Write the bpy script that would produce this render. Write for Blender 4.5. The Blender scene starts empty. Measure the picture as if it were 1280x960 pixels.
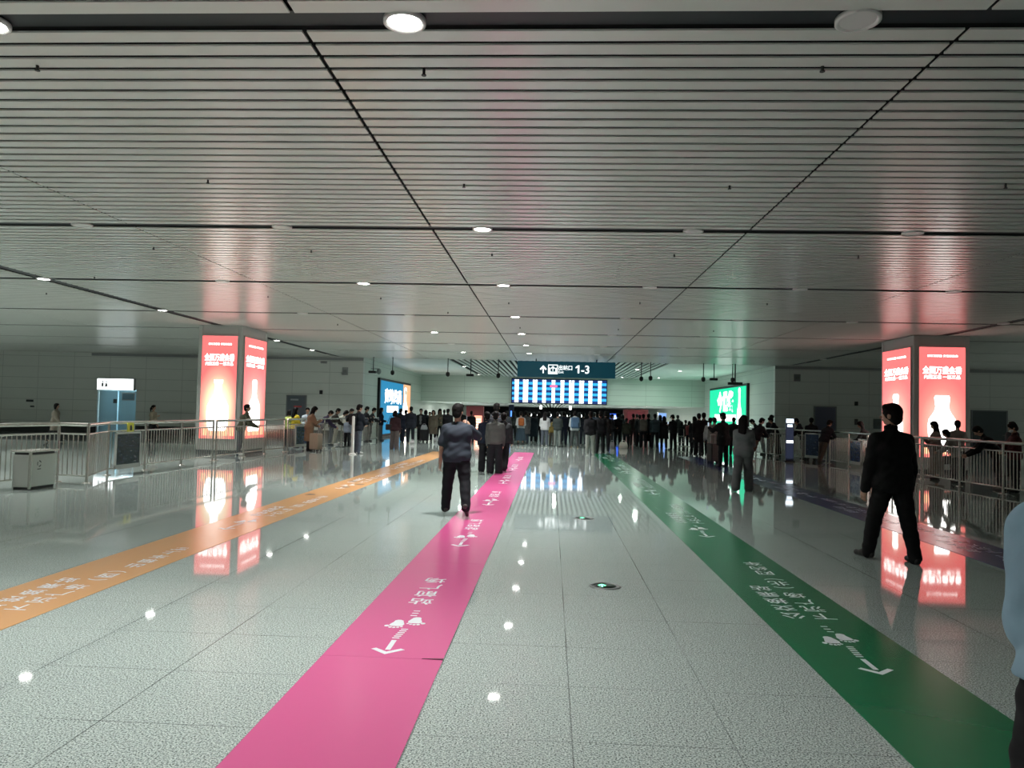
import bpy, math, random
import numpy as np
from mathutils import Matrix, Vector, Euler
random.seed(7)
rng = np.random.default_rng(7)
SC = bpy.context.scene
COL = SC.collection
PI = math.pi

# ------------------------------------------------------------------ camera, world, exposure
EYE = 1.62
cam_d = bpy.data.cameras.new('camera')
cam = bpy.data.objects.new('camera', cam_d)
COL.objects.link(cam)
YAW, PITCH, ROLL, FPX = .0523, .0368, .0227, 956.0
_fw = Vector((-math.sin(YAW) * math.cos(PITCH), math.cos(YAW) * math.cos(PITCH), math.sin(PITCH)))
_r0 = Vector((math.cos(YAW), math.sin(YAW), 0))
_u0 = _r0.cross(_fw)
_r = _r0 * math.cos(ROLL) + _u0 * math.sin(ROLL)
_u = _r.cross(_fw)
_m = Matrix(((_r.x, _u.x, -_fw.x, 0), (_r.y, _u.y, -_fw.y, 0), (_r.z, _u.z, -_fw.z, EYE), (0, 0, 0, 1)))
cam.matrix_world = _m
cam_d.sensor_fit = 'HORIZONTAL'
cam_d.sensor_width = 36.0
cam_d.lens = FPX / 1280 * 36.0
cam_d.clip_end = 300
cam_d.clip_start = .05
SC.camera = cam
SC.view_settings.view_transform = 'Standard'
SC.view_settings.look = 'None'
SC.view_settings.gamma = 1.0
SC.view_settings.exposure = 0.0
SC.view_settings.use_curve_mapping = False
W = bpy.data.worlds.new('world')
SC.world = W
W.use_nodes = True
W.node_tree.nodes['Background'].inputs[0].default_value = (.6, .7, .75, 1)
W.node_tree.nodes['Background'].inputs[1].default_value = .02
DOWN_W = 135.0          # watts of one lit downlight
FAR_W = 128.0          # watts of one lamp in the far part of the hall
LENS_E = 26.0         # glow of a lit lens

# ------------------------------------------------------------------ hall measurements
HC = 4.3                                     # ceiling
TY = [5.15, 11.12, 16.08, 21.4, 26.0, 30.42, 34.6]   # cross troughs
BACK_Y = 39.6                                # facing side walls
DEEP_Y = 57.5                                # bulkhead
XL, XR = -9.9, 11.35                         # inner walls of the far part
SLX, SRX = -11.15, 12.12                     # long troughs over the pillars


def PX(px, Y, z=.9):
    """x of the point at depth Y and height z that is seen in pixel column px"""
    y = 516.0
    for _ in range(4):
        d = _fw + _r * ((px - 640) / FPX) - _u * ((y - 480) / FPX)
        q = d * (Y / d.y)
        y += (EYE + q.z - z) * FPX / Y
    return q.x


# ------------------------------------------------------------------ helpers
def tag(o, label=None, cat=None, group=None, kind=None):
    if label:
        o['label'] = label
    if cat:
        o['category'] = cat
    if group:
        o['group'] = group
    if kind:
        o['kind'] = kind
    return o


def thing(name, label, cat, loc=(0, 0, 0), rz=0.0, group=None):
    o = bpy.data.objects.new(name, None)
    o.empty_display_size = .1
    COL.objects.link(o)
    o.location = loc
    o.rotation_euler = (0, 0, rz)
    return tag(o, label, cat, group)


def link(name, me, mat=None, parent=None):
    o = bpy.data.objects.new(name, me)
    COL.objects.link(o)
    if mat is not None:
        if len(me.materials) == 0:
            for m in (mat if isinstance(mat, (list, tuple)) else [mat]):
                me.materials.append(m)
    if parent is not None:
        o.parent = parent
    return o


class MB:
    """collects shapes into one mesh"""

    def __init__(s):
        s.v = []
        s.f = []
        s.mi = []
        s.sm = []

    def add(s, vs, fs, mi=0, smooth=False):
        n = len(s.v)
        s.v += [tuple(p) for p in vs]
        for f in fs:
            s.f.append(tuple(i + n for i in f))
            s.mi.append(mi)
            s.sm.append(smooth)
        return s

    def box(s, lo, hi, mi=0):
        x0, y0, z0 = lo
        x1, y1, z1 = hi
        return s.add([(x0, y0, z0), (x1, y0, z0), (x1, y1, z0), (x0, y1, z0), (x0, y0, z1), (x1, y0, z1), (x1, y1, z1), (x0, y1, z1)],
                     [(0, 3, 2, 1), (4, 5, 6, 7), (0, 1, 5, 4), (1, 2, 6, 5), (2, 3, 7, 6), (3, 0, 4, 7)], mi)

    def bbox(s, lo, hi, b, mi=0):
        """box with chamfered edges"""
        lo = np.array(lo, float)
        hi = np.array(hi, float)
        pts = []
        for sx in (0, 1):
            for sy in (0, 1):
                for sz in (0, 1):
                    c = np.where([sx, sy, sz], hi, lo)
                    d = np.where([sx, sy, sz], -b, b)
                    for a in range(3):
                        q = c.copy()
                        for k in range(3):
                            if k != a:
                                q[k] += d[k]
                        pts.append(tuple(q))
        import bmesh
        bm = bmesh.new()
        for p in pts:
            bm.verts.new(p)
        bmesh.ops.convex_hull(bm, input=bm.verts)
        bm.verts.index_update()
        vs = [tuple(v.co) for v in bm.verts]
        fs = [tuple(v.index for v in f.verts) for f in bm.faces]
        bm.free()
        return s.add(vs, fs, mi)

    def tube(s, a, b, r, n=10, r2=None, mi=0, cap=True):
        a = Vector(a)
        b = Vector(b)
        r2 = r if r2 is None else r2
        d = (b - a).normalized()
        u = d.orthogonal().normalized()
        w = d.cross(u)
        vs = []
        for k in range(n):
            t = 2 * PI * k / n
            o = u * math.cos(t) + w * math.sin(t)
            vs += [a + o * r, b + o * r2]
        s.add(vs, [(2 * k, 2 * ((k + 1) % n), 2 * ((k + 1) % n) + 1, 2 * k + 1) for k in range(n)], mi, True)
        if cap:
            s.add([vs[2 * k] for k in range(n)], [tuple(reversed(range(n)))], mi)
            s.add([vs[2 * k + 1] for k in range(n)], [tuple(range(n))], mi)
        return s

    def lathe(s, prof, c=(0, 0, 0), n=24, mi=0, smooth=True):
        vs = []
        for r, z in prof:
            for k in range(n):
                t = 2 * PI * k / n
                vs.append((c[0] + r * math.cos(t), c[1] + r * math.sin(t), c[2] + z))
        fs = []
        for i in range(len(prof) - 1):
            for k in range(n):
                k2 = (k + 1) % n
                fs.append((i * n + k, i * n + k2, (i + 1) * n + k2, (i + 1) * n + k))
        s.add(vs, fs, mi, smooth)
        s.add(vs[:n], [tuple(reversed(range(n)))], mi)
        s.add(vs[-n:], [tuple(range(n))], mi)
        return s

    def sphere(s, c, r, n=12, mi=0):
        rx, ry, rz = (r, r, r) if not isinstance(r, (tuple, list)) else r
        vs = []
        m = max(6, n // 2 + 1)
        for i in range(m + 1):
            a = PI * i / m
            for k in range(n):
                t = 2 * PI * k / n
                vs.append((c[0] + rx * math.sin(a) * math.cos(t), c[1] + ry * math.sin(a) * math.sin(t), c[2] + rz * math.cos(a)))
        fs = [(i * n + k, (i + 1) * n + k, (i + 1) * n + (k + 1) % n, i * n + (k + 1) % n) for i in range(m) for k in range(n)]
        return s.add(vs, fs, mi, True)

    def flat(s, poly, o, u, v, depth=0.0, mi=0):
        """a 2-D outline laid on the plane o + a*u + b*v, thickened along u x v"""
        o = Vector(o)
        u = Vector(u)
        v = Vector(v)
        w = u.cross(v).normalized() * depth
        top = [o + u * a + v * b + w for a, b in poly]
        n = len(poly)
        if depth == 0:
            return s.add(top, [tuple(range(n))], mi)
        bot = [p - w for p in top]
        s.add(top + bot, [tuple(range(n)), tuple(reversed(range(n, 2 * n)))] + [(k, n + k, n + (k + 1) % n, (k + 1) % n) for k in range(n)], mi)
        return s

    def text(s, body, o, u, v, size, bold=0.0, align='c', mi=0, squeeze=1.0):
        vs, fs, wd, (y0, y1) = glyphs(body, bold)
        off = {'c': -wd / 2, 'l': 0, 'r': -wd}[align]
        o = Vector(o)
        u = Vector(u)
        v = Vector(v)
        s.add([o + u * ((x + off) * size * squeeze) + v * (y * size) for x, y in vs], fs, mi)
        return wd * size * squeeze

    def build(s, name, mat, parent=None, bevel=0.0):
        me = bpy.data.meshes.new(name)
        me.from_pydata([tuple(p) for p in s.v], [], s.f)
        if isinstance(mat, (list, tuple)):
            for m in mat:
                me.materials.append(m)
            me.polygons.foreach_set('material_index', s.mi)
        elif mat is not None:
            me.materials.append(mat)
        me.polygons.foreach_set('use_smooth', s.sm)
        me.update()
        o = link(name, me, None, parent)
        if bevel:
            b = o.modifiers.new('bevel', 'BEVEL')
            b.width = bevel
            b.segments = 2
            b.limit_method = 'ANGLE'
        return o


_G = {}


def glyphs(body, bold=0.0):
    key = (body, bold)
    if key not in _G:
        c = bpy.data.curves.new('lettering', 'FONT')
        c.body = body
        c.offset = bold
        c.resolution_u = 3
        o = bpy.data.objects.new('lettering', c)
        COL.objects.link(o)
        dg = bpy.context.evaluated_depsgraph_get()
        me = bpy.data.meshes.new_from_object(o.evaluated_get(dg))
        vs = [(v.co.x, v.co.y) for v in me.vertices]
        fs = [tuple(p.vertices) for p in me.polygons]
        bpy.data.objects.remove(o)
        bpy.data.meshes.remove(me)
        bpy.data.curves.remove(c)
        xs = [p[0] for p in vs]
        ys = [p[1] for p in vs]
        x0 = min(xs)
        vs = [(x - x0, y) for x, y in vs]
        _G[key] = (vs, fs, max(xs) - x0, (min(ys), max(ys)))
    return _G[key]


# ------------------------------------------------------------------ materials
_M = {}


def mat(name, col, rough=.5, metal=0.0, spec=.5, emit=None, es=0.0, coat=0.0, noise=0.0, nscale=30.0, bump=0.0, alpha=1.0, trans=0.0):
    key = (name, tuple(col), rough, metal, emit, es)
    if key in _M:
        return _M[key]
    m = bpy.data.materials.new(name)
    m.use_nodes = True
    nt = m.node_tree
    b = nt.nodes['Principled BSDF']
    b.inputs['Base Color'].default_value = (*col, 1)
    b.inputs['Roughness'].default_value = rough
    b.inputs['Metallic'].default_value = metal
    b.inputs['Specular IOR Level'].default_value = spec
    b.inputs['Coat Weight'].default_value = coat
    if trans:
        b.inputs['Transmission Weight'].default_value = trans
    if emit:
        b.inputs['Emission Color'].default_value = (*emit, 1)
        b.inputs['Emission Strength'].default_value = es
    if noise or bump:
        tc = nt.nodes.new('ShaderNodeTexCoord')
        n = nt.nodes.new('ShaderNodeTexNoise')
        n.inputs['Scale'].default_value = nscale
        n.inputs['Detail'].default_value = 4
        nt.links.new(tc.outputs['Object'], n.inputs['Vector'])
        if noise:
            r = nt.nodes.new('ShaderNodeMapRange')
            r.inputs[3].default_value = 1 - noise
            r.inputs[4].default_value = 1 + noise
            nt.links.new(n.outputs['Fac'], r.inputs[0])
            mx = nt.nodes.new('ShaderNodeMix')
            mx.data_type = 'RGBA'
            mx.blend_type = 'MULTIPLY'
            mx.inputs[0].default_value = 1
            mx.inputs[6].default_value = (*col, 1)
            nt.links.new(r.outputs[0], mx.inputs[7])
            nt.links.new(mx.outputs[2], b.inputs['Base Color'])
        if bump:
            bp = nt.nodes.new('ShaderNodeBump')
            bp.inputs['Strength'].default_value = bump
            bp.inputs['Distance'].default_value = .01
            nt.links.new(n.outputs['Fac'], bp.inputs['Height'])
            nt.links.new(bp.outputs[0], b.inputs['Normal'])
    _M[key] = m
    return m


def cloth(col, shine=.85):
    return mat('cloth', tuple(round(c, 3) for c in col), shine, spec=.25, noise=.18, nscale=9.0, bump=.25)


def glow(name, col, s):
    return mat(name, (.02, .02, .02), .6, emit=col, es=s)


def N(nt, t, **kw):
    n = nt.nodes.new(t)
    for k, v in kw.items():
        setattr(n, k, v)
    return n


def math_node(nt, op, a, b=None, c=None):
    n = nt.nodes.new('ShaderNodeMath')
    n.operation = op
    for i, x in enumerate((a, b, c)):
        if x is None:
            continue
        if isinstance(x, (int, float)):
            n.inputs[i].default_value = x
        else:
            nt.links.new(x, n.inputs[i])
    return n.outputs[0]


def line_mask(nt, coord, pitch, offset, width):
    """1 on thin lines every pitch"""
    a = math_node(nt, 'SUBTRACT', coord, offset - pitch / 2)
    a = math_node(nt, 'MODULO', math_node(nt, 'ADD', a, pitch * 400), pitch)
    a = math_node(nt, 'ABSOLUTE', math_node(nt, 'SUBTRACT', a, pitch / 2))
    return math_node(nt, 'LESS_THAN', a, width / 2)


def granite():
    m = bpy.data.materials.new('polished_granite')
    m.use_nodes = True
    nt = m.node_tree
    b = nt.nodes['Principled BSDF']
    tc = N(nt, 'ShaderNodeTexCoord')
    n1 = N(nt, 'ShaderNodeTexNoise')
    n1.inputs['Scale'].default_value = 105
    n1.inputs['Detail'].default_value = 2
    n1.inputs['Roughness'].default_value = .7
    n2 = N(nt, 'ShaderNodeTexVoronoi')
    n2.inputs['Scale'].default_value = 170
    for n in (n1, n2):
        nt.links.new(tc.outputs['Object'], n.inputs['Vector'])
    r = N(nt, 'ShaderNodeValToRGB')
    e = r.color_ramp.elements
    e[0].position, e[0].color = .37, (.05, .066, .064, 1)
    e[1].position, e[1].color = .66, (.74, .84, .80, 1)
    k = r.color_ramp.elements.new(.455)
    k.color = (.36, .43, .41, 1)
    k = r.color_ramp.elements.new(.54)
    k.color = (.56, .655, .625, 1)
    nt.links.new(n1.outputs['Fac'], r.inputs[0])
    hs = N(nt, 'ShaderNodeMix', data_type='RGBA', blend_type='MULTIPLY')
    hs.inputs[0].default_value = .3
    nt.links.new(r.outputs[0], hs.inputs[6])
    sp = N(nt, 'ShaderNodeSeparateColor')
    nt.links.new(n2.outputs['Color'], sp.inputs[0])
    nt.links.new(sp.outputs[0], hs.inputs[7])
    xyz = N(nt, 'ShaderNodeSeparateXYZ')
    nt.links.new(tc.outputs['Object'], xyz.inputs[0])
    lx = line_mask(nt, xyz.outputs[0], .801, .136, .007)
    ly = line_mask(nt, xyz.outputs[1], .767, 3.85, .005)
    big = N(nt, 'ShaderNodeTexNoise')
    big.inputs['Scale'].default_value = .7
    nt.links.new(tc.outputs['Object'], big.inputs['Vector'])
    wear = N(nt, 'ShaderNodeMapRange')
    wear.inputs[1].default_value = .4
    wear.inputs[2].default_value = .6
    nt.links.new(big.outputs['Fac'], wear.inputs[0])
    line = math_node(nt, 'MULTIPLY', math_node(nt, 'MAXIMUM', lx, ly), math_node(nt, 'ADD', math_node(nt, 'MULTIPLY', wear.outputs[0], .6), .25))
    mx = N(nt, 'ShaderNodeMix', data_type='RGBA')
    nt.links.new(line, mx.inputs[0])
    nt.links.new(hs.outputs[2], mx.inputs[6])
    mx.inputs[7].default_value = (.03, .035, .035, 1)
    nt.links.new(mx.outputs[2], b.inputs['Base Color'])
    rr = N(nt, 'ShaderNodeMapRange')
    rr.inputs[3].default_value = .025
    rr.inputs[4].default_value = .055
    nt.links.new(big.outputs['Fac'], rr.inputs[0])
    nt.links.new(rr.outputs[0], b.inputs['Roughness'])
    b.inputs['IOR'].default_value = 1.6
    return m


def wall_panels(name, col, ax, pitch_u, pitch_z, rough=.35):
    m = bpy.data.materials.new(name)
    m.use_nodes = True
    nt = m.node_tree
    b = nt.nodes['Principled BSDF']
    tc = N(nt, 'ShaderNodeTexCoord')
    xyz = N(nt, 'ShaderNodeSeparateXYZ')
    nt.links.new(tc.outputs['Object'], xyz.inputs[0])
    l = math_node(nt, 'MAXIMUM', line_mask(nt, xyz.outputs[ax], pitch_u, .2, .02), line_mask(nt, xyz.outputs[2], pitch_z, .02, .02))
    mx = N(nt, 'ShaderNodeMix', data_type='RGBA')
    nt.links.new(math_node(nt, 'MULTIPLY', l, .42), mx.inputs[0])
    mx.inputs[6].default_value = (*col, 1)
    mx.inputs[7].default_value = (.10, .11, .11, 1)
    nt.links.new(mx.outputs[2], b.inputs['Base Color'])
    b.inputs['Roughness'].default_value = rough
    bp = N(nt, 'ShaderNodeBump')
    bp.inputs['Strength'].default_value = .5
    bp.inputs['Distance'].default_value = .01
    bp.invert = True
    nt.links.new(l, bp.inputs['Height'])
    nt.links.new(bp.outputs[0], b.inputs['Normal'])
    return m


M_floor = granite()
M_slat = mat('ceiling_slat_paint', (.70, .72, .675), .25, spec=.4)
M_dark = mat('dark_plenum', (.012, .013, .014), .9)
M_trough = mat('trough_grey', (.018, .022, .027), .5)
M_wall = wall_panels('wall_panels', (.68, .70, .66), 0, 1.98, .58)
M_wall_y = wall_panels('wall_panels_side', (.62, .68, .62), 1, 2.1, .58)
M_bulk = wall_panels('wall_panels_bulkhead', (.62, .68, .62), 0, 3.4, .43)
M_white = mat('white_paint', (.75, .78, .75), .45)
M_steel = mat('brushed_steel', (.62, .60, .56), .26, metal=1.0)
M_alu = mat('aluminium_cladding', (.50, .51, .49), .38, metal=.25)
M_black = mat('black_metal', (.012, .012, .013), .45)
M_rubber = mat('black_rubber', (.015, .015, .016), .7)
M_skin = mat('skin', (.46, .27, .19), .55, noise=.08, nscale=20)
M_hair = mat('hair', (.008, .007, .007), .65, spec=.12, noise=.3, nscale=60, bump=.4)
M_vinylwhite = mat('white_vinyl', (.72, .76, .80), .3)
M_lens = glow('lit_lens', (1.0, .98, .93), LENS_E)
M_offlens = mat('unlit_lens', (.55, .56, .54), .4)
M_ring = mat('lamp_ring', (.7, .7, .68), .35)

# ------------------------------------------------------------------ the setting
def struct(name, mb, m, **k):
    return tag(mb.build(name, m, **k), kind='structure')


FX0, FX1, FY0, FY1 = -34.0, 34.0, -12.0, 104.0
struct('floor', MB().box((FX0, FY0, -.25), (FX1, FY1, 0)), M_floor)

# slatted ceiling: cross slats between the dark troughs, split by the long joints
cuts = [FX0, SLX - 4.58, SLX - .16]
cols = [(FX0, -15.95), (-15.92, SLX - .17), (SLX + .17, -6.40), (-6.37, -1.835), (-1.80, 2.765), (2.80, 7.33), (7.36, SRX - .17), (SRX + .17, 16.9), (16.93, FX1)]
ce = MB()
bands = [-11.9, -6.0, -.8] + TY + [BACK_Y + .1]
for a, b in zip(bands[:-1], bands[1:]):
    lo, hi = a + .10, b - .10
    n = max(1, round((hi - lo) / .205))
    p = (hi - lo) / n
    for i in range(n):
        y = lo + i * p
        for x0, x1 in cols:
            ce.box((x0, y + .028, HC), (x1, y + p - .028, HC + .014))
ce.box((FX0, FY0, HC + .16), (FX1, BACK_Y + .1, HC + .3), 1)
for y in bands[1:-1]:
    ce.box((FX0, y - .10, HC + .03), (FX1, y + .10, HC + .06), 2)
for x in (SLX, SRX):
    ce.box((x - .17, FY0, HC + .032), (x + .17, BACK_Y, HC + .062), 2)
struct('ceiling', ce, [M_slat, M_dark, M_trough])

# deep part: white plaster at both sides, long slats in the middle
cd = MB()
cd.box((XL, BACK_Y + .1, HC), (-5.45, DEEP_Y, HC + .05)).box((6.0, BACK_Y + .1, HC), (XR, DEEP_Y, HC + .05))
x = -5.15
while x < 5.7:
    cd.box((x, BACK_Y + .1, HC), (x + .15, DEEP_Y, HC + .04))
    x += .30
cd.box((XL, BACK_Y + .1, HC + .16), (XR, DEEP_Y, HC + .3), 1)
struct('ceiling_deep', cd, [M_white, M_dark])
cl = MB()
cl.box((XL, DEEP_Y + .3, 2.31), (-5.6, 100, 2.36)).box((5.9, DEEP_Y + .3, 2.31), (XR, 100, 2.36))
x = -5.5
while x < 5.8:
    cl.box((x, DEEP_Y + .3, 2.31), (x + .16, 100, 2.35))
    x += .32
cl.box((XL, DEEP_Y + .3, 2.46), (XR, 100, 2.6), 1)
struct('ceiling_passage', cl, [M_white, M_dark])

struct('wall_left_facing', MB().box((FX0, BACK_Y, 0), (-25.0 * .966 - .05, BACK_Y + .3, HC + .3)).box((-22.9 * .966 + .05, BACK_Y, 0), (XL, BACK_Y + .3, HC + .3))
       .box((-25.0 * .966 - .05, BACK_Y, 2.36), (-22.9 * .966 + .05, BACK_Y + .3, HC + .3)), M_wall)
struct('wall_right_facing', MB().box((XR, BACK_Y, 0), (FX1, BACK_Y + .3, HC + .3)), M_wall)
struct('wall_left_deep', MB().box((XL - .3, BACK_Y + .3, 0), (XL, 100, HC + .3)), M_wall_y)
struct('wall_right_deep', MB().box((XR, BACK_Y + .3, 0), (XR + .3, 100, HC + .3)), M_wall_y)
struct('wall_bulkhead', MB().box((XL, DEEP_Y, 2.31), (XR, DEEP_Y + .3, HC + .3)), M_bulk)
struct('wall_far_end', MB().box((XL - .3, 100, 0), (XR + .3, 100.3, HC)), mat('dark_wall', (.012, .018, .024), .6))
struct('wall_left', MB().box((FX0 - .3, FY0, 0), (FX0, BACK_Y + .3, HC + .3)), M_wall_y)
struct('wall_right', MB().box((FX1, FY0, 0), (FX1 + .3, BACK_Y + .3, HC + .3)), M_wall_y)
struct('wall_behind', MB().box((FX0 - .3, FY0 - .3, 0), (FX1 + .3, FY0, HC + .3)), M_wall)
struct('baseboard_left', MB().box((FX0, BACK_Y - .03, 0), (-25 * .966 - .06, BACK_Y, .45)).box((-22.9 * .966 + .06, BACK_Y - .03, 0), (XL, BACK_Y, .45)), M_black)
struct('trim_1', MB().box((-24.6, BACK_Y - .02, HC - .17), (XL, BACK_Y, HC - .02)), mat('grey_trim', (.3, .31, .31), .5))
struct('trim_2', MB().box((XR, BACK_Y - .02, HC - .17), (FX1, BACK_Y, HC - .02)), mat('grey_trim', (.3, .31, .31), .5))


def wall_door(n, x0, x1, h, col):
    d = MB()
    d.box((x0, BACK_Y - .05, 0), (x1, BACK_Y - .005, h))
    o = struct('door_%d' % n, d, mat('door_grey', col, .5))
    f = MB()
    f.box((x0 - .06, BACK_Y - .07, 0), (x0, BACK_Y, h + .06)).box((x1, BACK_Y - .07, 0), (x1 + .06, BACK_Y, h + .06)).box((x0, BACK_Y - .07, h), (x1, BACK_Y, h + .06))
    f.build('door_frame', mat('door_frame_grey', (.2, .21, .22), .45), o)
    hd = MB()
    hd.tube((x1 - .09, BACK_Y - .10, 1.02), (x1 - .22, BACK_Y - .10, 1.02), .012).tube((x1 - .09, BACK_Y - .10, 1.02), (x1 - .09, BACK_Y - .04, 1.02), .014)
    hd.build('door_handle', M_steel, o)
    return o


D1 = wall_door(1, -13.87, -12.92, 2.2, (.13, .15, .18))
pl = MB().box((-13.7, BACK_Y - .062, 1.98), (-13.28, BACK_Y - .051, 2.06)).build('sign_plate', mat('pale_plate', (.5, .52, .55), .4), D1)
pl = MB().box((-13.52, BACK_Y - .062, 1.62), (-13.1, BACK_Y - .051, 1.70)).build('sign_plate', mat('red_plate', (.5, .06, .06), .4), D1)
D2 = wall_door(2, 13.35, 14.35, 2.22, (.11, .11, .17))
D3 = wall_door(3, 21.1, 22.75, 2.2, (.06, .08, .09))
# lift lobby on the far left, a lit recess with glass doors
lx0, lx1 = -24.15, -22.15
lb = MB()
lb.box((lx0 - .05, BACK_Y + 2.2, 0), (lx1 + .05, BACK_Y + 2.3, 2.6)).box((lx0 - .05, BACK_Y + .3, 0), (lx0, BACK_Y + 2.2, 2.6)).box((lx1, BACK_Y + .3, 0), (lx1 + .05, BACK_Y + 2.2, 2.6))
lb.box((lx0 - .05, BACK_Y + .3, 2.5), (lx1 + .05, BACK_Y + 2.2, 2.6))
struct('wall_lobby', lb, mat('lobby_blue', (.50, .66, .72), .4))
ld = MB().box((lx0, BACK_Y + .12, 0), (lx0 + .98, BACK_Y + .16, 2.28)).box((lx0 + 1.02, BACK_Y + .2, 0), (lx1, BACK_Y + .24, 2.28))
dd = struct('door_4', ld, mat('frosted_glass', (.55, .72, .78), .35, trans=.35))
MB().box((lx0 + .78, BACK_Y + .085, 1.62), (lx0 + .98, BACK_Y + .115, 1.84)).build('door_notice', mat('grey_notice', (.1, .12, .13), .5), dd)
p = MB().box((lx0 + 1.2, BACK_Y + .165, 1.78), (lx0 + 1.9, BACK_Y + .195, 2.18))
p.box((lx0 + 1.25, BACK_Y + .155, 1.83), (lx0 + 1.85, BACK_Y + .168, 2.13), 1)
p.build('door_poster', [mat('pale_plate', (.5, .52, .55), .4), mat('blue_print', (.25, .42, .55), .5)], dd)
for nm, xx, en in (('lobby_lamp', (lx0 + lx1) / 2, 45),):
    l = bpy.data.lights.new(nm, 'AREA')
    l.energy = en
    l.size = 1.2
    l.color = (.75, .95, 1)
    lo = bpy.data.objects.new(nm, l)
    COL.objects.link(lo)
    lo.location = (xx, BACK_Y + 1.2, 2.45)
t = thing('lit_sign', 'glowing white sign box with pictograms above the blue lift lobby', 'sign', (lx0 + 1, BACK_Y, 2.3))
MB().box((-1.03, -.16, .0), (1.03, 0, .64)).build('sign_box', M_alu, t)
s = MB().box((-.98, -.175, .03), (.98, -.161, .61)).build('sign_face', glow('white_sign_face', (.93, 1, 1), 2.6), t)
g = MB()
for k, xx in enumerate((-.68, -.48)):
    g.flat([(math.cos(a) * .045, math.sin(a) * .045) for a in np.linspace(0, 2 * PI, 12, endpoint=False)], (xx, -.18, .45), (1, 0, 0), (0, 0, 1))
    w = .05 if k == 0 else .09
    g.flat([(-w, .0), (w, 0), (.03, .2), (-.03, .2)] if k else [(-.06, 0), (.06, 0), (.06, .2), (-.06, .2)], (xx, -.18, .19), (1, 0, 0), (0, 0, 1))
g.text('卫生间', (-.1, -.18, .35), (1, 0, 0), (0, 0, 1), .17, .0)
g.build('sign_mark', mat('sign_ink', (.12, .12, .13), .6), s)

# ------------------------------------------------------------------ lamps
ORD = ['nearest', 'second', 'third', 'fourth', 'fifth', 'sixth', 'seventh', 'eighth', 'ninth', 'tenth']
_lamp = {}


def lamp_mesh(lit, r=.125):
    if (lit, r) not in _lamp:
        ring = MB().lathe([(r, .03), (r + .022, .02), (r + .022, -.012), (r + .004, -.014), (r - .008, -.004)], n=28)
        ro = ring.build('trim_ring', M_ring)
        le = MB().lathe([(r - .008, .02), (r - .008, -.004), (.03, -.012 if lit else .012), (.001, -.013 if lit else .014)], n=28)
        lo = le.build('lens', M_lens if lit else M_offlens)
        _lamp[(lit, r)] = (ro.data, lo.data)
        bpy.data.objects.remove(ro)
        bpy.data.objects.remove(lo)
    return _lamp[(lit, r)]


def downlight(x, y, z, lit, label, group, watts=None, r=.125, beam=2.25, tint=(1, .985, .95)):
    t = thing('downlight', label, 'ceiling light', (x, y, z), 0, group)
    ra, le = lamp_mesh(lit, r)
    link('trim_ring', ra, None, t)
    link('lens', le, None, t)
    if lit and watts:
        l = bpy.data.lights.new('downlight_beam', 'AREA')
        l.shape = 'DISK'
        l.size = r * 1.6
        l.energy = watts
        l.spread = beam
        l.color = tint
        o = bpy.data.objects.new('downlight_beam', l)
        COL.objects.link(o)
        o.location = (x, y, z - .035)
        o.parent = None
    return t


LX = [-7.15, -4.07, -1.07, 2.0, 5.1, 8.2]
for ci, x in enumerate(LX):
    for yi, y in enumerate(TY):
        lit = (ci == 2) or (ci == 1 and yi in (0, 2, 4, 6))
        st = 'lit' if lit else 'unlit'
        colname = ['column beside the left pillar trough', 'column between the orange and pink strips', 'column over the pink strip', 'column over the green strip', 'column left of the blue strip', 'column beside the right pillar'][ci]
        if ci in (0, 5) and yi > 3:
            continue
        downlight(x, y, HC - .0, lit, '%s round %s downlight in the ceiling %s' % (ORD[yi], st, colname), 'round downlights in the slatted ceiling', DOWN_W * (.55 if yi == 0 else 1.0))
for x in (-7.15, -4.07, -1.07):
    for yi, y in enumerate((-6.0, -.8)):
        downlight(x, y, HC, True, 'lit round downlight in the ceiling behind the photographer', 'downlights behind the photographer', DOWN_W * .45)
for x, yy, k in ((-17.5, (3, 9, 15, 21.4), 1.3), (-24, (3, 9, 15, 21.4, 27.5), 1.4), (-30, (9, 21.4, 30), 1.3), (17.5, (3, 9, 15, 22), .2), (24, (9, 15, 22, 30), 1.0), (30, (15, 30), 1.0)):  # unseen lamps added at both sides to lift the dark side walls
    for y in yy:
        downlight(x, y, HC, True, 'added round downlight out of view, brightening the side of the hall', 'added downlights over the hall sides', DOWN_W * k)
for yi, y in enumerate((11.5, 16.08, 21.2, 26.0, 30.3, 34.9)):
    downlight(SLX, y, HC, True, '%s lit round downlight in the long dark trough over the left pillar' % ORD[yi], 'downlights in the left long trough', DOWN_W * .8)
for yi, y in enumerate((16.08, 21.2, 28.0, 34.9)):
    downlight(SRX, y, HC, False, '%s unlit round downlight in the long dark trough over the right pillar' % ORD[yi], 'downlights in the right long trough')
k = 0
for x, yy in ((-5.3, (45.8, 55.2)), (5.0, (45.2, 55)), (7.6, (46, 55)), (.3, (44, 50, 54))):
    for yi, y in enumerate(yy):
        xs = {-5.3: 'left of the departures board', 5.0: 'right of the departures board', 7.6: 'near the green advert', .3: 'above the departures board'}[x]
        downlight(x, y, HC, True, '%s lit downlight in the far white ceiling %s' % (ORD[yi], xs), 'downlights in the far ceiling', FAR_W if y < 52 else FAR_W * .3, .14, 3.0, (.84, 1, .91))
for x, yy, xs in ((-7.4, (62, 70, 80), 'left side'), (7.4, (60, 66, 74), 'right side'), (0.3, (64, 74, 86), 'centre line, added for brightness')):  # the centre row is added to brighten the passage slats
    for yi, y in enumerate(yy):
        downlight(x, y, 2.31, True, '%s lit downlight in the low passage ceiling on its %s' % (ORD[yi], xs), 'downlights in the low passage', 420 if x == .3 else 170, .16, 3.1)
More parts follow.
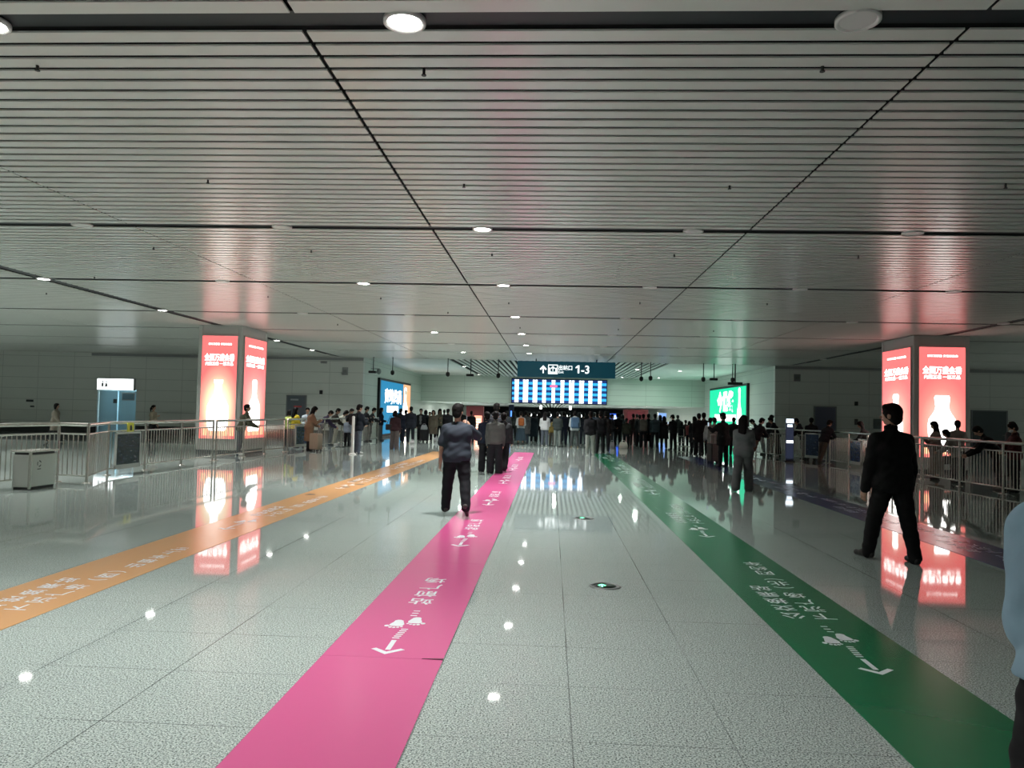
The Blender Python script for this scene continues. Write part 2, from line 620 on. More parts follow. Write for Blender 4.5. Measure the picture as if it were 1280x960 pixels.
for xi, (x, y) in enumerate(((-.85, 61), (1.5, 61))):
    t = thing('pendant_lamp', 'small white lamp hanging below the passage slats, the %s of two' % ('left' if xi == 0 else 'right'), 'lamp', (x, y, 2.31), 0, 'pendant lamps in the passage')
    MB().tube((0, 0, -.1), (0, 0, 0), .02).build('stem', M_white, t)
    MB().lathe([(.05, 0), (.1, -.02), (.1, -.28), (.05, -.30)], (0, 0, -.1), 14).build('lamp_shade', glow('pendant_glow', (1, 1, 1), 3), t)

spr = []
for px, py in ((530, 88), (1028, 83), (260, 225), (580, 230), (912, 232), (1257, 231), (47, 82), (192, 309), (389, 313), (615, 317), (843, 318), (1073, 320), (335, 370), (476, 372), (636, 378), (800, 378), (959, 379),
               (422, 405), (560, 390), (650, 409), (773, 411), (892, 413), (118, 346), (58, 366)):
    d = _fw + _r * ((px - 640) / FPX) - _u * ((py - 480) / FPX)
    q = d * ((HC - EYE) / d.z)
    spr.append((q.x, q.y))
me_s = None
for x, y in spr:
    if me_s is None:
        o = MB().tube((0, 0, -.035), (0, 0, .02), .012).tube((0, 0, -.043), (0, 0, -.035), .02).build('sprinkler_head', M_black)
        me_s = o.data
    else:
        o = link('sprinkler_head', me_s)
    o.location = (x, y, HC)
    tag(o, 'small black sprinkler head dotted on the pale slatted ceiling', 'sprinkler', 'sprinkler heads on the slatted ceiling')

# ------------------------------------------------------------------ pillars with backlit posters
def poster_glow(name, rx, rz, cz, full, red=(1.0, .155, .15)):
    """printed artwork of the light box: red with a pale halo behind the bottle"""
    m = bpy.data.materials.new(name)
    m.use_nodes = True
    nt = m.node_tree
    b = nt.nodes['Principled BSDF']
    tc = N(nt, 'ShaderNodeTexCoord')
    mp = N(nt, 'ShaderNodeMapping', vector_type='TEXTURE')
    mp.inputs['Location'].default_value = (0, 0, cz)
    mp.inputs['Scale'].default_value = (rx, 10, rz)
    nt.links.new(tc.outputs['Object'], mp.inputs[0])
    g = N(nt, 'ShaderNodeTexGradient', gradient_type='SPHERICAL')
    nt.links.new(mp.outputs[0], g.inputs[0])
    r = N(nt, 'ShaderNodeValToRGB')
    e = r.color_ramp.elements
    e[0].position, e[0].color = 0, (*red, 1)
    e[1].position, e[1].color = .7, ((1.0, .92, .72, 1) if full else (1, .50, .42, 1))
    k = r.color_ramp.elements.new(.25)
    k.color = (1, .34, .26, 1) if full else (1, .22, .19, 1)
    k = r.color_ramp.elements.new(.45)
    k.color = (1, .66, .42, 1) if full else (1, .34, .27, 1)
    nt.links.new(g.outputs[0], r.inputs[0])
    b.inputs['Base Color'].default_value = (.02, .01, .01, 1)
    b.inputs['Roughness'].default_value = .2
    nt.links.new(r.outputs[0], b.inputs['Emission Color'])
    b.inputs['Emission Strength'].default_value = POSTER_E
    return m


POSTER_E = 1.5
M_boxwhite = glow('lightbox_white', (1, .97, .92), 4.2)
SLIM = [(0, .0), (.20, .0), (.22, .06), (.22, .45), (.18, .56), (.09, .66), (.075, .72), (.075, .90), (.09, .91), (.09, .97), (.05, 1.0)]
JAR = [(0, 0), (.24, 0), (.36, .06), (.46, .30), (.48, .45), (.44, .57), (.30, .68), (.24, .74), (.22, .80), (.24, .88), (.26, .96), (.22, 1.0)]
GOURD = [(0, 0), (.26, 0), (.34, .08), (.38, .30), (.36, .48), (.26, .60), (.15, .68), (.12, .76), (.12, .92), (.15, .94), (.15, 1.0)]


def silhouette(prof):
    return [(a, b) for a, b in prof] + [(-a, b) for a, b in reversed(prof) if a > 0]


def pillar(x0, x1, y0, y1, label, faces):
    t = thing('advert_pillar', label, 'pillar', ((x0 + x1) / 2, (y0 + y1) / 2, 0), 0, 'clad pillars with red light boxes')
    w, d = (x1 - x0) / 2, (y1 - y0) / 2
    body = MB().box((-w + .05, -d + .05, .14), (w - .05, d - .05, HC + .02))
    for sx in (-1, 1):
        for sy in (-1, 1):
            body.bbox((sx * w - (.15 if sx > 0 else 0), sy * d - (.15 if sy > 0 else 0), .14), (sx * w + (.15 if sx < 0 else 0), sy * d + (.15 if sy < 0 else 0), HC), .02)
    body.box((-w + .02, -d + .02, 4.0), (w - .02, d - .02, HC)).box((-w + .02, -d + .02, .14), (w - .02, d - .02, .47))
    body.build('cladding', M_alu, t)
    MB().box((-w + .04, -d + .04, 0), (w - .04, d - .04, .15)).build('plinth', mat('dark_plinth', (.07, .08, .085), .4), t)
    for fi, (side, prof, bw, bh, bz) in enumerate(faces):
        h0, h1 = .52, 3.94
        half = (w if side in ('front', 'back') else d) - .15
        if side == 'front':
            o, u, nrm = Vector((0, -d, 0)), Vector((1, 0, 0)), Vector((0, -1, 0))
        elif side == 'right':
            o, u, nrm = Vector((w, 0, 0)), Vector((0, 1, 0)), Vector((1, 0, 0))
        else:
            o, u, nrm = Vector((-w, 0, 0)), Vector((0, -1, 0)), Vector((-1, 0, 0))
        lb = bpy.data.objects.new('light_box', None)
        ang = math.atan2(u.y, u.x)
        f = MB()
        f.box((-half, -.02, h0), (half, .06, h1))
        key = 'poster_%s_%d' % (label[:9].replace(' ', '_'), fi)
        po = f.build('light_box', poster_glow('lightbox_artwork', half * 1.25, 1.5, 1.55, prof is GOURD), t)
        po.location = o + nrm * .0
        po.rotation_euler = (0, 0, ang)
        fr = MB()
        for a, b in (((-half - .03, -.035, h0 - .03), (-half, .03, h1 + .03)), ((half, -.035, h0 - .03), (half + .03, .03, h1 + .03)), ((-half, -.035, h1), (half, .03, h1 + .03)), ((-half, -.035, h0 - .03), (half, .03, h0))):
            fr.box(a, b)
        fr.build('box_frame', M_alu, po)
        L = MB()
        e = -.026
        k = half / .585
        L.text('好酒万家香', (-.19 * k, e, 3.64), (k, 0, 0), (0, 0, 1), .075, .015)
        L.text('传世好经典', (.21 * k, e, 3.64), (k, 0, 0), (0, 0, 1), .075, .015)
        L.text('全国万盛会香', (0, e, 3.13), (k, 0, 0), (0, 0, 1), .25, .022, squeeze=.66)
        L.text('内藏三香 一瓶三品', (0, e, 2.965), (k, 0, 0), (0, 0, 1), .13, .014, squeeze=.86)
        L.build('lettering', M_boxwhite, po)
        B = MB().flat([(a * bw, b * bh) for a, b in silhouette(prof)], (0, e - .002, bz), (1, 0, 0), (0, 0, 1), .003)
        B.build('bottle_print', M_boxwhite, po)
        G = MB()
        for q in range(5):
            G.box((-half + .1 + q * half * .38, e, .62), (-half + .1 + q * half * .38 + half * .28, e + .004, .9 - .02 * (q % 2)))
        G.build('foot_print', glow('lightbox_amber', (1, .45, .25), 2.2), po)
    return t


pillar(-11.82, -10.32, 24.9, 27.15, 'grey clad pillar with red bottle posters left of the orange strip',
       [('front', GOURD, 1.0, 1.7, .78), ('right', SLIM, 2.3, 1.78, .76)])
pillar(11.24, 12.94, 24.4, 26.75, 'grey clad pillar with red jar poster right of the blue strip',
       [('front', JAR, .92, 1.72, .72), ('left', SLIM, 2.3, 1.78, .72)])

# ------------------------------------------------------------------ overhead exit sign
t = thing('exit_sign', 'wide dark teal overhead sign with white arrow and exit 1-3', 'sign', (.69, 38.0, 0))
M_teal = mat('teal_sign', (.004, .05, .075), .35, emit=(.004, .07, .105), es=.35)
MB().bbox((-2.42, -.12, 3.39), (2.42, .12, 4.18), .015).build('sign_box', M_teal, t)
for sx in (-1.5, 1.5):
    MB().tube((sx, 0, 4.17), (sx, 0, HC + .03), .03).build('hanger', M_black, t)
S = MB()
ux, uz = (1, 0, 0), (0, 0, 1)
e = -.126
def arrow_poly(w, h):
    return [(-.075 * w, -.5 * h), (.075 * w, -.5 * h), (.075 * w, .12 * h), (.28 * w, -.1 * h), (.42 * w, .04 * h), (0, .5 * h), (-.42 * w, .04 * h), (-.28 * w, -.1 * h), (-.075 * w, .12 * h)]
S.flat(arrow_poly(.42, .40), (-1.14, e, 3.78), ux, uz)
# exit pictogram: rounded white square with an arrow leaving an open box
for lo, hi in (((-.90, 3.98), (-.42, 4.02)), ((-.90, 3.55), (-.42, 3.59)), ((-.90, 3.59), (-.86, 3.98)), ((-.46, 3.59), (-.42, 3.98))):
    S.flat([lo, (hi[0], lo[1]), hi, (lo[0], hi[1])], (0, e, 0), ux, uz)
S.flat([(-.86, 3.59), (-.46, 3.59), (-.46, 3.86), (-.54, 3.86), (-.54, 3.67), (-.78, 3.67), (-.78, 3.86), (-.86, 3.86)], (0, e, 0), ux, uz)
S.flat(arrow_poly(.26, .26), (-.66, e, 3.83), ux, uz)
S.text('出站口', (-.38, e, 3.775), ux, uz, .26, .02, 'l', squeeze=.92)
S.text('Exit', (-.38, e, 3.60), ux, uz, .17, .01, 'l')
S.flat([(.56, 3.615), (.645, 3.615), (.645, 4.01), (.58, 4.01), (.46, 3.92), (.46, 3.845), (.56, 3.905)], (0, e, 0), ux, uz)
S.text('-3', (.74, e, 3.61), ux, uz, .56, .015, 'l', squeeze=.95)
S.build('lettering', glow('sign_white', (.92, 1, 1), 1.5), t)

# ------------------------------------------------------------------ departures board on the bulkhead
t = thing('departures_board', 'wide LED departures board of blue rows and white columns on bulkhead', 'display board', (.54, DEEP_Y - .03, 2.37))
w2, hh = 3.52, 1.74
MB().bbox((-w2 - .06, -.16, -.06), (w2 + .06, 0, hh + .06), .01).build('housing', M_black, t)
nrow = 9
rh = hh / nrow
b1, b2 = MB(), MB()
for i in range(nrow):
    z1 = hh - i * rh
    (b2 if i % 2 else b1).box((-w2, -.172, z1 - rh), (w2, -.161, z1))
b1.build('dark_row', glow('led_navy', (.006, .035, .20), 1.0), t)
b2.build('light_row', glow('led_blue', (.035, .48, 1.0), 1.25), t)
colsx = [(a + b * .1, b * .80) for a, b in [(-3.38, .40), (-2.76, .50), (-2.02, .44), (-1.30, .36), (-.60, .34), (.06, .36), (.68, .50), (1.44, .46), (2.14, .38), (2.86, .34)]]
M_led = glow('led_white', (.93, .98, 1), 2.2)
for ci, (cx, cw) in enumerate(colsx):
    wt = MB()
    for i in range(nrow):
        z1 = hh - i * rh
        if i == 0:
            wt.box((cx, -.178, z1 - rh * .86), (cx + cw * .42, -.173, z1 - rh * .12)).box((cx + cw * .55, -.178, z1 - rh * .86), (cx + cw, -.173, z1 - rh * .12))
            continue
        if ci == 4 and i == 2:
            continue
        nn = 2 + (ci * 7 + i) % 2
        for q in range(nn):
            wt.box((cx + cw * q / nn + .012, -.178, z1 - rh * .93), (cx + cw * (q + 1) / nn - .012, -.173, z1 - rh * .05))
    wt.build('led_column', M_led, t)
MB().box((-.68, -.179, hh - 3 * rh + .03), (-.14, -.173, hh - 2 * rh - .03)).build('led_text', glow('led_red', (1, .12, .25), 2.2), t)

# ------------------------------------------------------------------ big adverts on the deep walls
def advert(name, label, x, y0, y1, z0, z1, side, cols):
    t = thing(name, label, 'advert', (x, (y0 + y1) / 2, 0))
    w = (y1 - y0) / 2
    s = side
    MB().box((min(0, s * .14), -w, z0), (max(0, s * .14), w, z1)).build('advert_frame', M_black, t)
    return t, w, (lambda u, z, k=0: (s * (.146 + k * .004), (u if s > 0 else -u), z))


t, w, at = advert('wall_advert', 'large blue lit advert with white brush lettering on left wall', XL, 43.0, 52.5, .05, 3.42, 1, None)
# local u runs along +Y on the left wall
MB().box((.141, -w + .22, .18), (.150, w * .44, 3.28)).build('advert_panel', glow('advert_blue', (.003, .23, .46), 1.05), t)
p = MB().box((.141, w * .44, .18), (.150, w - .12, 3.28))
p.build('advert_panel', glow('advert_orange', (1, .50, .25), 1.1), t)
L = MB()
L.text('意境悠尚', (.156, -1.0, 2.05), (0, 1, 0), (0, 0, 1), .92, .03, squeeze=1.38)
L.box((.151, -2.75, 1.44), (.158, .55, 1.83))
L.build('lettering', glow('advert_white', (1, .97, .97), 3.0), t)
MB().flat([(a * 4.2, b * 2.9) for a, b in silhouette(SLIM)], (.152, w * .60, .2), (0, 1, 0), (0, 0, 1), .004).build('bottle_print', glow('advert_cream', (1, .95, .85), 3.0), t)
MB().box((.158, w * .56, 2.62), (.163, w * .64, 2.92)).build('label_print', mat('olive_print', (.1, .12, .04), .6), t)

t, w, at = advert('wall_advert', 'large green lit advert with white brush lettering on right wall', XR, 44.6, 55.0, .05, 3.6, -1, None)
MB().box((-.150, -w + .22, .18), (-.141, w - .12, 3.46)).build('advert_panel', glow('advert_green', (.0, .80, .40), 1.12), t)
L = MB()
L.text('今世缘', (-.156, .3, 2.08), (0, -1, 0), (0, 0, 1), 1.35, .05, squeeze=1.12)
L.box((-.158, -2.6, 1.36), (-.151, 3.4, 1.78))
L.build('lettering', glow('advert_white', (1, .97, .97), 3.0), t)
MB().flat([(a * 2.6, b * 3.0) for a, b in silhouette(SLIM)], (-.152, -3.45, .38), (0, -1, 0), (0, 0, 1), .004).build('bottle_print', glow('advert_white', (1, .97, .97), 3.0), t)

# ------------------------------------------------------------------ floor strips
def foot(mb, x, y, s, m=0):
    """one bare footprint with its toes towards -y"""
    pts = [(.36, -.35), (.40, -.1), (.30, .2), (.24, .42), (.1, .54), (-.08, .54), (-.2, .42), (-.22, .2), (-.32, -.08), (-.36, -.3), (-.2, -.42), (.2, -.42)]
    mb.flat([(a * .145 * s, b * .18) for a, b in pts], (x, y, 0), (1, 0, 0), (0, 1, 0), 0, m)
    for q, (tx, ty, r) in enumerate(((-.44, -.40, .13), (-.22, -.58, .1), (-.02, -.62, .09), (.17, -.58, .085), (.34, -.48, .08))):
        cx, cy = x + tx * .145 * s, y + ty * .18
        mb.flat([(math.cos(a) * r * .145, math.sin(a) * r * .18) for a in np.linspace(0, 2 * PI, 10, endpoint=False)], (cx, cy, 0), (1, 0, 0), (0, 1, 0), 0, m)


def markings(mb, cx, y0, colA, colB, pitch, size, dx):
    z = 0
    mb.flat([(-.115, .1), (-.085, .125), (0, .05), (.085, .125), (.115, .1), (0, -.005)], (cx, y0, z), (1, 0, 0), (0, 1, 0))
    mb.flat([(-.018, .09), (.018, .09), (.018, .31), (-.018, .31)], (cx, y0, z), (1, 0, 0), (0, 1, 0))
    for q in range(6):
        mb.flat([(-.026, 0), (.026, 0), (.026, .022), (-.026, .022)], (cx + .004 * q, y0 + .35 + q * .044, z), (1, 0, 0), (0, 1, 0))
    for q in range(3):
        mb.flat([(-.026, 0), (.026, 0), (.026, .022), (-.026, .022)], (cx + .02, y0 + .95 + q * .07, z), (1, 0, 0), (0, 1, 0))
    foot(mb, cx - .065, y0 + .73, 1)
    foot(mb, cx + .065, y0 + .82, -1)
    for text, ox in ((colA, dx), (colB, -dx if colB else 0)):
        for q, chx in enumerate(text):
            # read by people walking towards the camera: the top of each character points at -y
            mb.text({'(': '︵', ')': '︶'}.get(chx, chx), (cx + ox, y0 + 1.30 + q * pitch + size * .92, z), (-1, 0, 0), (0, -1, 0), size, .012)


def strip(label, col, x0, x1, y0, y1, sets, colA, colB, pitch, size, dx, seams):
    t = thing('floor_strip', label, 'floor sticker', ((x0 + x1) / 2, 0, 0), 0, 'coloured guide strips on the floor')
    w = (x1 - x0) / 2
    ys = [y0] + seams + [y1]
    b = MB()
    for a, c in zip(ys[:-1], ys[1:]):
        b.box((-w, a + .001, .0005), (w, c - .001, .0035))
    b.build('vinyl', mat('vinyl_film', col, .22, spec=.5, bump=.03, nscale=5.0), t)
    L = MB()
    for s in sets:
        markings(L, 0, s, colA, colB, pitch, size, dx)
    o = L.build('lettering', M_vinylwhite, t)
    o.location.z = .0045
    return t


strip('pink floor strip with white footprints running down the middle', (.62, .10, .28), -1.465, -.67, .5, 31.0, [5.07, 9.15, 13.25, 17.3, 21.4, 25.5], '站前广场', '', .27, .21, 0, [5.0, 8.15, 11.3, 14.5, 17.7, 20.9, 24.1, 27.3])
strip('green floor strip with white lettering right of the pink strip', (.004, .16, .062), 1.73, 2.545, .5, 31.5, [5.05, 10.45, 15.85, 21.25, 26.6], '下沉广场(北)网约车', '公交换乘站', .245, .20, .12, [5.4, 10.8, 16.2, 21.6, 27])
strip('orange floor strip with white lettering on the left', (.62, .33, .14), -4.64, -3.845, .5, 30.0, [4.45, 9.85, 15.25, 20.65], '下沉广场(西)出租车上客', '地铁换乘站', .235, .19, .12, [3.9, 9.3, 14.7, 20.1])
strip('dark blue floor strip on the right beside the barriers', (.035, .04, .17), 5.05, 5.86, .5, 31.0, [4.8, 8.6, 12.4, 16.2, 20.0], '下沉广场(东)长途车', '旅游大巴', .235, .19, .12, [5, 10, 15, 20])

# dark footprint-like scuffs lifted from the orange strip and a curled seam
for i, (x, y) in enumerate(((-4.45, 14.1), (-4.2, 15.6), (-4.05, 16.2), (-4.38, 16.9))):
    o = MB().flat([(-.09, -.05), (.02, -.08), (.1, -.02), (.06, .07), (-.05, .06)], (x, y, .0042), (1, 0, 0), (0, 1, 0), .002).build('torn_patch', mat('worn_dark', (.03, .025, .02), .7))
    tag(o, 'dark torn patch on the orange strip, %s from the camera' % ORD[i], 'floor scuff', 'torn patches on the orange strip')

o = MB().flat([(-.14, .0), (0, -.012), (.0, .02)], (-.668, 5.0, .004), (1, 0, 0), (0, 1, 0), .003).build('torn_patch', mat('torn_magenta', (.10, .01, .04), .7))
tag(o, 'dark torn corner at a seam on the right edge of pink strip', 'floor scuff')

# recessed floor guide lights
for i, y in enumerate((7.31, 11.97)):
    t = thing('floor_light', '%s round steel floor light with green arrow between pink and green strips' % ('nearer' if i == 0 else 'farther'), 'floor light', (.54, y, 0), 0, 'guide lights set in the floor')
    MB().lathe([(.15, 0), (.15, .004), (.142, .007), (.105, .007), (.105, .003)], n=32).build('rim', mat('worn_steel', (.20, .21, .21), .4, metal=.6), t)
    MB().lathe([(.104, .0005), (.104, .005), (.001, .006)], n=28).build('glass_cover', mat('dark_glass', (.01, .02, .015), .3, spec=.3), t)
    MB().flat([(a * 1.0, b) for a, b in arrow_poly(.09, .11)], (-.03, 0, .0075), (1, 0, 0), (0, 1, 0), .001).build('arrow', glow('green_arrow', (.15, 1, .45), 5), t)

# ------------------------------------------------------------------ railings
_bal = {}


def baluster_mesh(h):
    if h not in _bal:
        o = MB().tube((0, 0, 0), (0, 0, h), .011, 8).build('baluster', M_steel)
        _bal[h] = o.data
        bpy.data.objects.remove(o)
    return _bal[h]


def railing(label, pts, group='steel railings', gap=.125, first_post=True):
    x0, y0 = pts[0]
    t = thing('railing', label, 'railing', (x0, y0, 0), 0, group)
    P = [Vector((x - x0, y - y0, 0)) for x, y in pts]
    tr = MB()
    for a, b in zip(P[:-1], P[1:]):
        tr.tube(a + Vector((0, 0, 1.17)), b + Vector((0, 0, 1.17)), .036, 12)
    tr.build('top_rail', M_steel, t)
    for i, p in enumerate(P):
        if i == 0 and not first_post:
            continue
        po = MB().tube(p, p + Vector((0, 0, 1.16)), .028, 12).lathe([(.085, 0), (.085, .012), (.04, .02)], tuple(p), 18)
        po.build('post', M_steel, t)
    for a, b in zip(P[:-1], P[1:]):
        d = (b - a)
        L = d.length
        d.normalize()
        i0, i1 = a + d * .05, b - d * .05
        inf = MB().tube(i0 + Vector((0, 0, .98)), i1 + Vector((0, 0, .98)), .019, 8).tube(i0 + Vector((0, 0, .14)), i1 + Vector((0, 0, .14)), .019, 8)
        io = inf.build('infill_frame', M_steel, t)
        n = max(2, int(L / gap))
        for k in range(1, n):
            q = a + d * (L * k / n)
            o = link('baluster', baluster_mesh(.84), None, io)
            o.location = (q.x, q.y, .14)
    return t


railing('steel railing at the left edge running beside the litter bin', [(-10.35, 7.6), (-10.3, 9.4), (-10.2, 11.3), (-10.1, 13.2), (-10.0, 15.1)])
railing('short steel return of the left railing just beyond the litter bin', [(-10.0, 15.1), (-9.3, 14.97)], gap=.11, first_post=False)
railing('steel railing in front of the left pillar with city picture', [(-9.3, 14.97), (-9.93, 16.74), (-9.92, 18.3), (-9.9, 20.1), (-9.85, 21.9)], first_post=False)
railing('steel railing in front of the left pillar where a man leans', [(-9.8, 22.0), (-9.75, 23.9), (-9.75, 25.74), (-9.65, 27.3)])
railing('steel railing between left pillar and blue advert lined with people', [(-9.6, 27.5), (-9.5, 29.2), (-9.28, 31.0), (-9.1, 32.9), (-8.95, 34.8), (-8.8, 36.6), (-8.7, 38.2)])
railing('steel railing at the right edge below the right pillar', [(10.75, 13.0), (10.62, 14.8), (10.5, 16.5), (10.42, 18.25), (10.35, 20.0), (10.35, 21.9)])
railing('steel railing behind the black-suited man with blue picture frame', [(10.35, 22.0), (10.3, 23.7), (10.25, 25.4), (10.3, 27.1), (10.25, 28.8)])
railing('steel railing by the glowing info totem lined with people', [(10.2, 29.0), (9.8, 30.5), (9.2, 32.0), (8.9, 33.8), (8.8, 35.6)])


def night_picture(label, x, y, ang, w, h, z0, col, name='picture_frame'):
    t = thing(name, label, 'picture', (x, y, 0), ang, 'framed pictures hung on the railings')
    fr = MB()
    e = .045
    fr.box((-w / 2, -.02, z0), (-w / 2 + e, .02, z0 + h)).box((w / 2 - e, -.02, z0), (w / 2, .02, z0 + h)).box((-w / 2, -.02, z0), (w / 2, .02, z0 + e * 2.2)).box((-w / 2, -.02, z0 + h - e), (w / 2, .02, z0 + h))
    fr.build('frame', M_alu, t)
    m = bpy.data.materials.new('night_city_print')
    m.use_nodes = True
    nt = m.node_tree
    b = nt.nodes['Principled BSDF']
    tc = N(nt, 'ShaderNodeTexCoord')
    mp = N(nt, 'ShaderNodeMapping')
    mp.inputs['Rotation'].default_value = (0, .5, 0)
    mp.inputs['Scale'].default_value = (3.5, 3.5, 9)
    nt.links.new(tc.outputs['Object'], mp.inputs[0])
    v = N(nt, 'ShaderNodeTexNoise')
    v.inputs['Scale'].default_value = 2.2
    v.inputs['Detail'].default_value = 6
    nt.links.new(mp.outputs[0], v.inputs['Vector'])
    r = N(nt, 'ShaderNodeValToRGB')
    el = r.color_ramp.elements
    el[0].position, el[0].color = .45, (*col, 1)
    el[1].position, el[1].color = .85, (.42, .36, .26, 1)
    kk = r.color_ramp.elements.new(.62)
    kk.color = (col[0] * 1.8, col[1] * 1.8, col[2] * 1.8, 1)
    nt.links.new(v.outputs['Fac'], r.inputs[0])
    nt.links.new(r.outputs[0], b.inputs['Base Color'])
    b.inputs['Roughness'].default_value = .25
    MB().box((-w / 2 + e, -.012, z0 + e), (w / 2 - e, .012, z0 + h - e)).build('print', m, t)
    return t


night_picture('silver framed night city picture hung on the left railing', -9.82, 17.35, math.radians(88), 1.0, .84, .12, (.012, .016, .03))
night_picture('small framed dark blue picture on railing beside yellow jackets', -9.44, 28.6, math.radians(80), .95, .8, .14, (.01, .02, .06))
night_picture('silver framed blue picture on the right railing behind the suited man', 10.22, 26.3, math.radians(-90), .95, .8, .13, (.012, .03, .09))
night_picture('framed blue notice between people leaning on the right railing', 9.95, 29.75, math.radians(-68), .8, .95, .13, (.012, .03, .08))
t = thing('rail_notice', 'small yellow warning notice with black mark on the left railing', 'sign', (-9.86, 17.5, 0), math.radians(90))
MB().box((-.13, -.012, .93), (.13, .012, 1.17)).build('plate', mat('yellow_plate', (.75, .72, .08), .4), t)
MB().flat([(-.05, -.06), (.05, -.06), (.05, .02), (.01, .07), (-.05, .05)], (0, -.014, 1.05), (1, 0, 0), (0, 0, 1)).build('mark', M_black, t)

# litter bin
t = thing('litter_bin', 'low steel litter bin with recycling mark by the left railing', 'bin', (-9.62, 13.86, 0))
MB().bbox((-.17, -.36, .05), (.17, .36, .64), .012).build('body', mat('brushed_steel_bin', (.52, .53, .50), .33, metal=.8), t)
MB().box((-.15, -.34, 0), (.15, .34, .06)).build('foot', M_black, t)
MB().bbox((-.20, -.39, .685), (.20, .39, .72), .01).build('lid', M_steel, t)
MB().box((-.15, -.34, .63), (.15, .34, .69)).build('opening', M_black, t)
MB().bbox((.14, -.38, .02), (.185, -.335, .69), .006).build('edge_post', M_steel, t)
rm = MB()
for k in range(3):
    a0 = k * 2 * PI / 3 + .3
    c = [(math.cos(a0 + q * .28) * .06, math.sin(a0 + q * .28) * .06) for q in range(6)]
    c2 = [(math.cos(a0 + q * .28) * .04, math.sin(a0 + q * .28) * .04) for q in range(5, -1, -1)]
    rm.flat(c + c2, (.172, -.12, .47), (0, 1, 0), (0, 0, 1))
rm.box((.1705, -.17, .365), (.1725, -.07, .38))
rm.build('recycling_mark', mat('dark_ink', (.03, .035, .035), .5), t)

# glowing info totem on the right
t = thing('info_totem', 'slim blue glowing information totem with white panels by right railing', 'totem', (8.95, 29.3, 0), math.radians(-8))
MB().bbox((-.14, -.1, .0), (.14, .1, 1.62), .01).build('body', mat('totem_blue', (.05, .07, .14), .3), t)
MB().box((-.18, -.16, 0), (.18, .16, .04)).build('foot', M_black, t)
sc = MB()
for z0, z1, a in ((1.45, 1.60, .13), (1.30, 1.39, .09), (.70, .80, .12)):
    sc.box((-a, -.108, z0), (a, -.101, z1))
sc.build('lit_panel', glow('totem_white', (.8, .92, 1), 3.2), t)
MB().box((-.13, -.107, .12), (.13, -.101, 1.28)).build('lit_panel', glow('totem_dim', (.05, .07, .14), .35), t)

# white post beside the man in the blue jacket
o = MB().tube((0, 0, 0), (0, 0, 1.32), .05, 14).lathe([(.13, 0), (.13, .03), (.06, .05)], n=20).lathe([(.05, 1.3), (.06, 1.32), (.03, 1.36)], n=14).build('post_stand', M_white)
o.location = (PX(441.5, 26.75), 26.75, 0)
tag(o, 'white standing post beside the man in the dark jacket', 'post')

# cameras and speakers hung on stems below the ceiling edge
hx = [(-9.2, .72), (-8.2, .70), (-5.34, .72), (-4.16, .78), (-2.75, .75), (4.5, .76), (4.96, .72), (7.6, .72), (8.13, .74), (9.05, .72)]
for i, (x, L) in enumerate(hx):
    t = thing('hanging_camera', '%s black camera on a ceiling stem %s the exit sign' % (ORD[i % 5] if i >= 5 else ['leftmost', 'second', 'third', 'fourth', 'fifth'][i], 'left of' if i < 5 else 'right of'), 'camera', (x, 38.9, HC), 0, 'cameras hung at the ceiling edge')
    MB().tube((0, 0, -L), (0, 0, .02), .022, 8).build('stem', M_black, t)
    if i in (0, 8, 3):
        MB().bbox((-.22, -.16, -L - .12), (.16, .1, -L), .02).build('camera_head', M_black, t)
    else:
        MB().lathe([(.06, .02), (.1, -.03), (.1, -.14), (.06, -.2), (.01, -.22)], (0, 0, -L), 14).build('camera_head', M_black, t)
t = thing('pole_monitor', 'small black monitor box on a long ceiling pole before green advert', 'monitor', (9.2, 39.0, HC))
MB().tube((0, 0, -.95), (0, 0, .02), .035, 8).build('stem', M_black, t)
MB().bbox((-.36, -.06, -1.06), (.36, .06, -.92), .01).build('monitor_box', M_black, t)
t = thing('wall_camera', 'white domed camera on a wall bracket above the blue advert', 'camera', (XL, 41.3, 3.72))
MB().tube((0, 0, .1), (.42, 0, .1), .03, 8).build('bracket', M_alu, t)
MB().lathe([(.04, .12), (.11, .06), (.13, -.04), (.11, -.14), (.03, -.2)], (.44, 0, 0), 16).build('dome', mat('dome_grey', (.25, .27, .27), .3), t)


def small_wall_box(name, label, cat, x, z, w, h, col, d=.06, grp=None):
    t = thing(name, label, cat, (x, BACK_Y, z), 0, grp)
    MB().bbox((-w / 2, -d, -h / 2), (w / 2, 0, h / 2), .008).build('box', mat('wall_box', col, .5), t)
    MB().box((-w * .3, -d - .006, -h * .2), (w * .3, -d, h * .2)).build('front_plate', mat('wall_box_plate', tuple(c * .6 + .03 for c in col), .4), t)


small_wall_box('wall_speaker', 'small black speaker on the left wall right of grey door', 'speaker', -12.1, 2.44, .16, .2, (.01, .01, .01))
small_wall_box('wall_vent', 'grey square vent high on the left wall near the corner', 'vent', -10.85, 3.57, .3, .4, (.33, .34, .34))
small_wall_box('wall_vent', 'flat grey plate high on the left wall above black speaker', 'vent', -12.0, 4.02, .34, .13, (.3, .31, .31))
small_wall_box('wall_speaker', 'small black speaker on the right wall above two sockets', 'speaker', 15.4, 2.45, .16, .2, (.01, .01, .01))
small_wall_box('wall_vent', 'grey square vent high on the right wall near the corner', 'vent', 12.45, 3.7, .32, .36, (.2, .2, .2))
small_wall_box('wall_socket', 'dark socket box on the right wall below the black speaker', 'socket', 15.4, 1.52, .16, .3, (.06, .06, .06))
small_wall_box('wall_sign', 'small dark sign on the far left wall left of lift lobby', 'sign', -27.9, 1.65, .38, .12, (.03, .04, .04))
small_wall_box('wall_sign', 'tiny dark plate below the small sign on far left wall', 'sign', -27.75, 1.35, .2, .08, (.03, .04, .04))
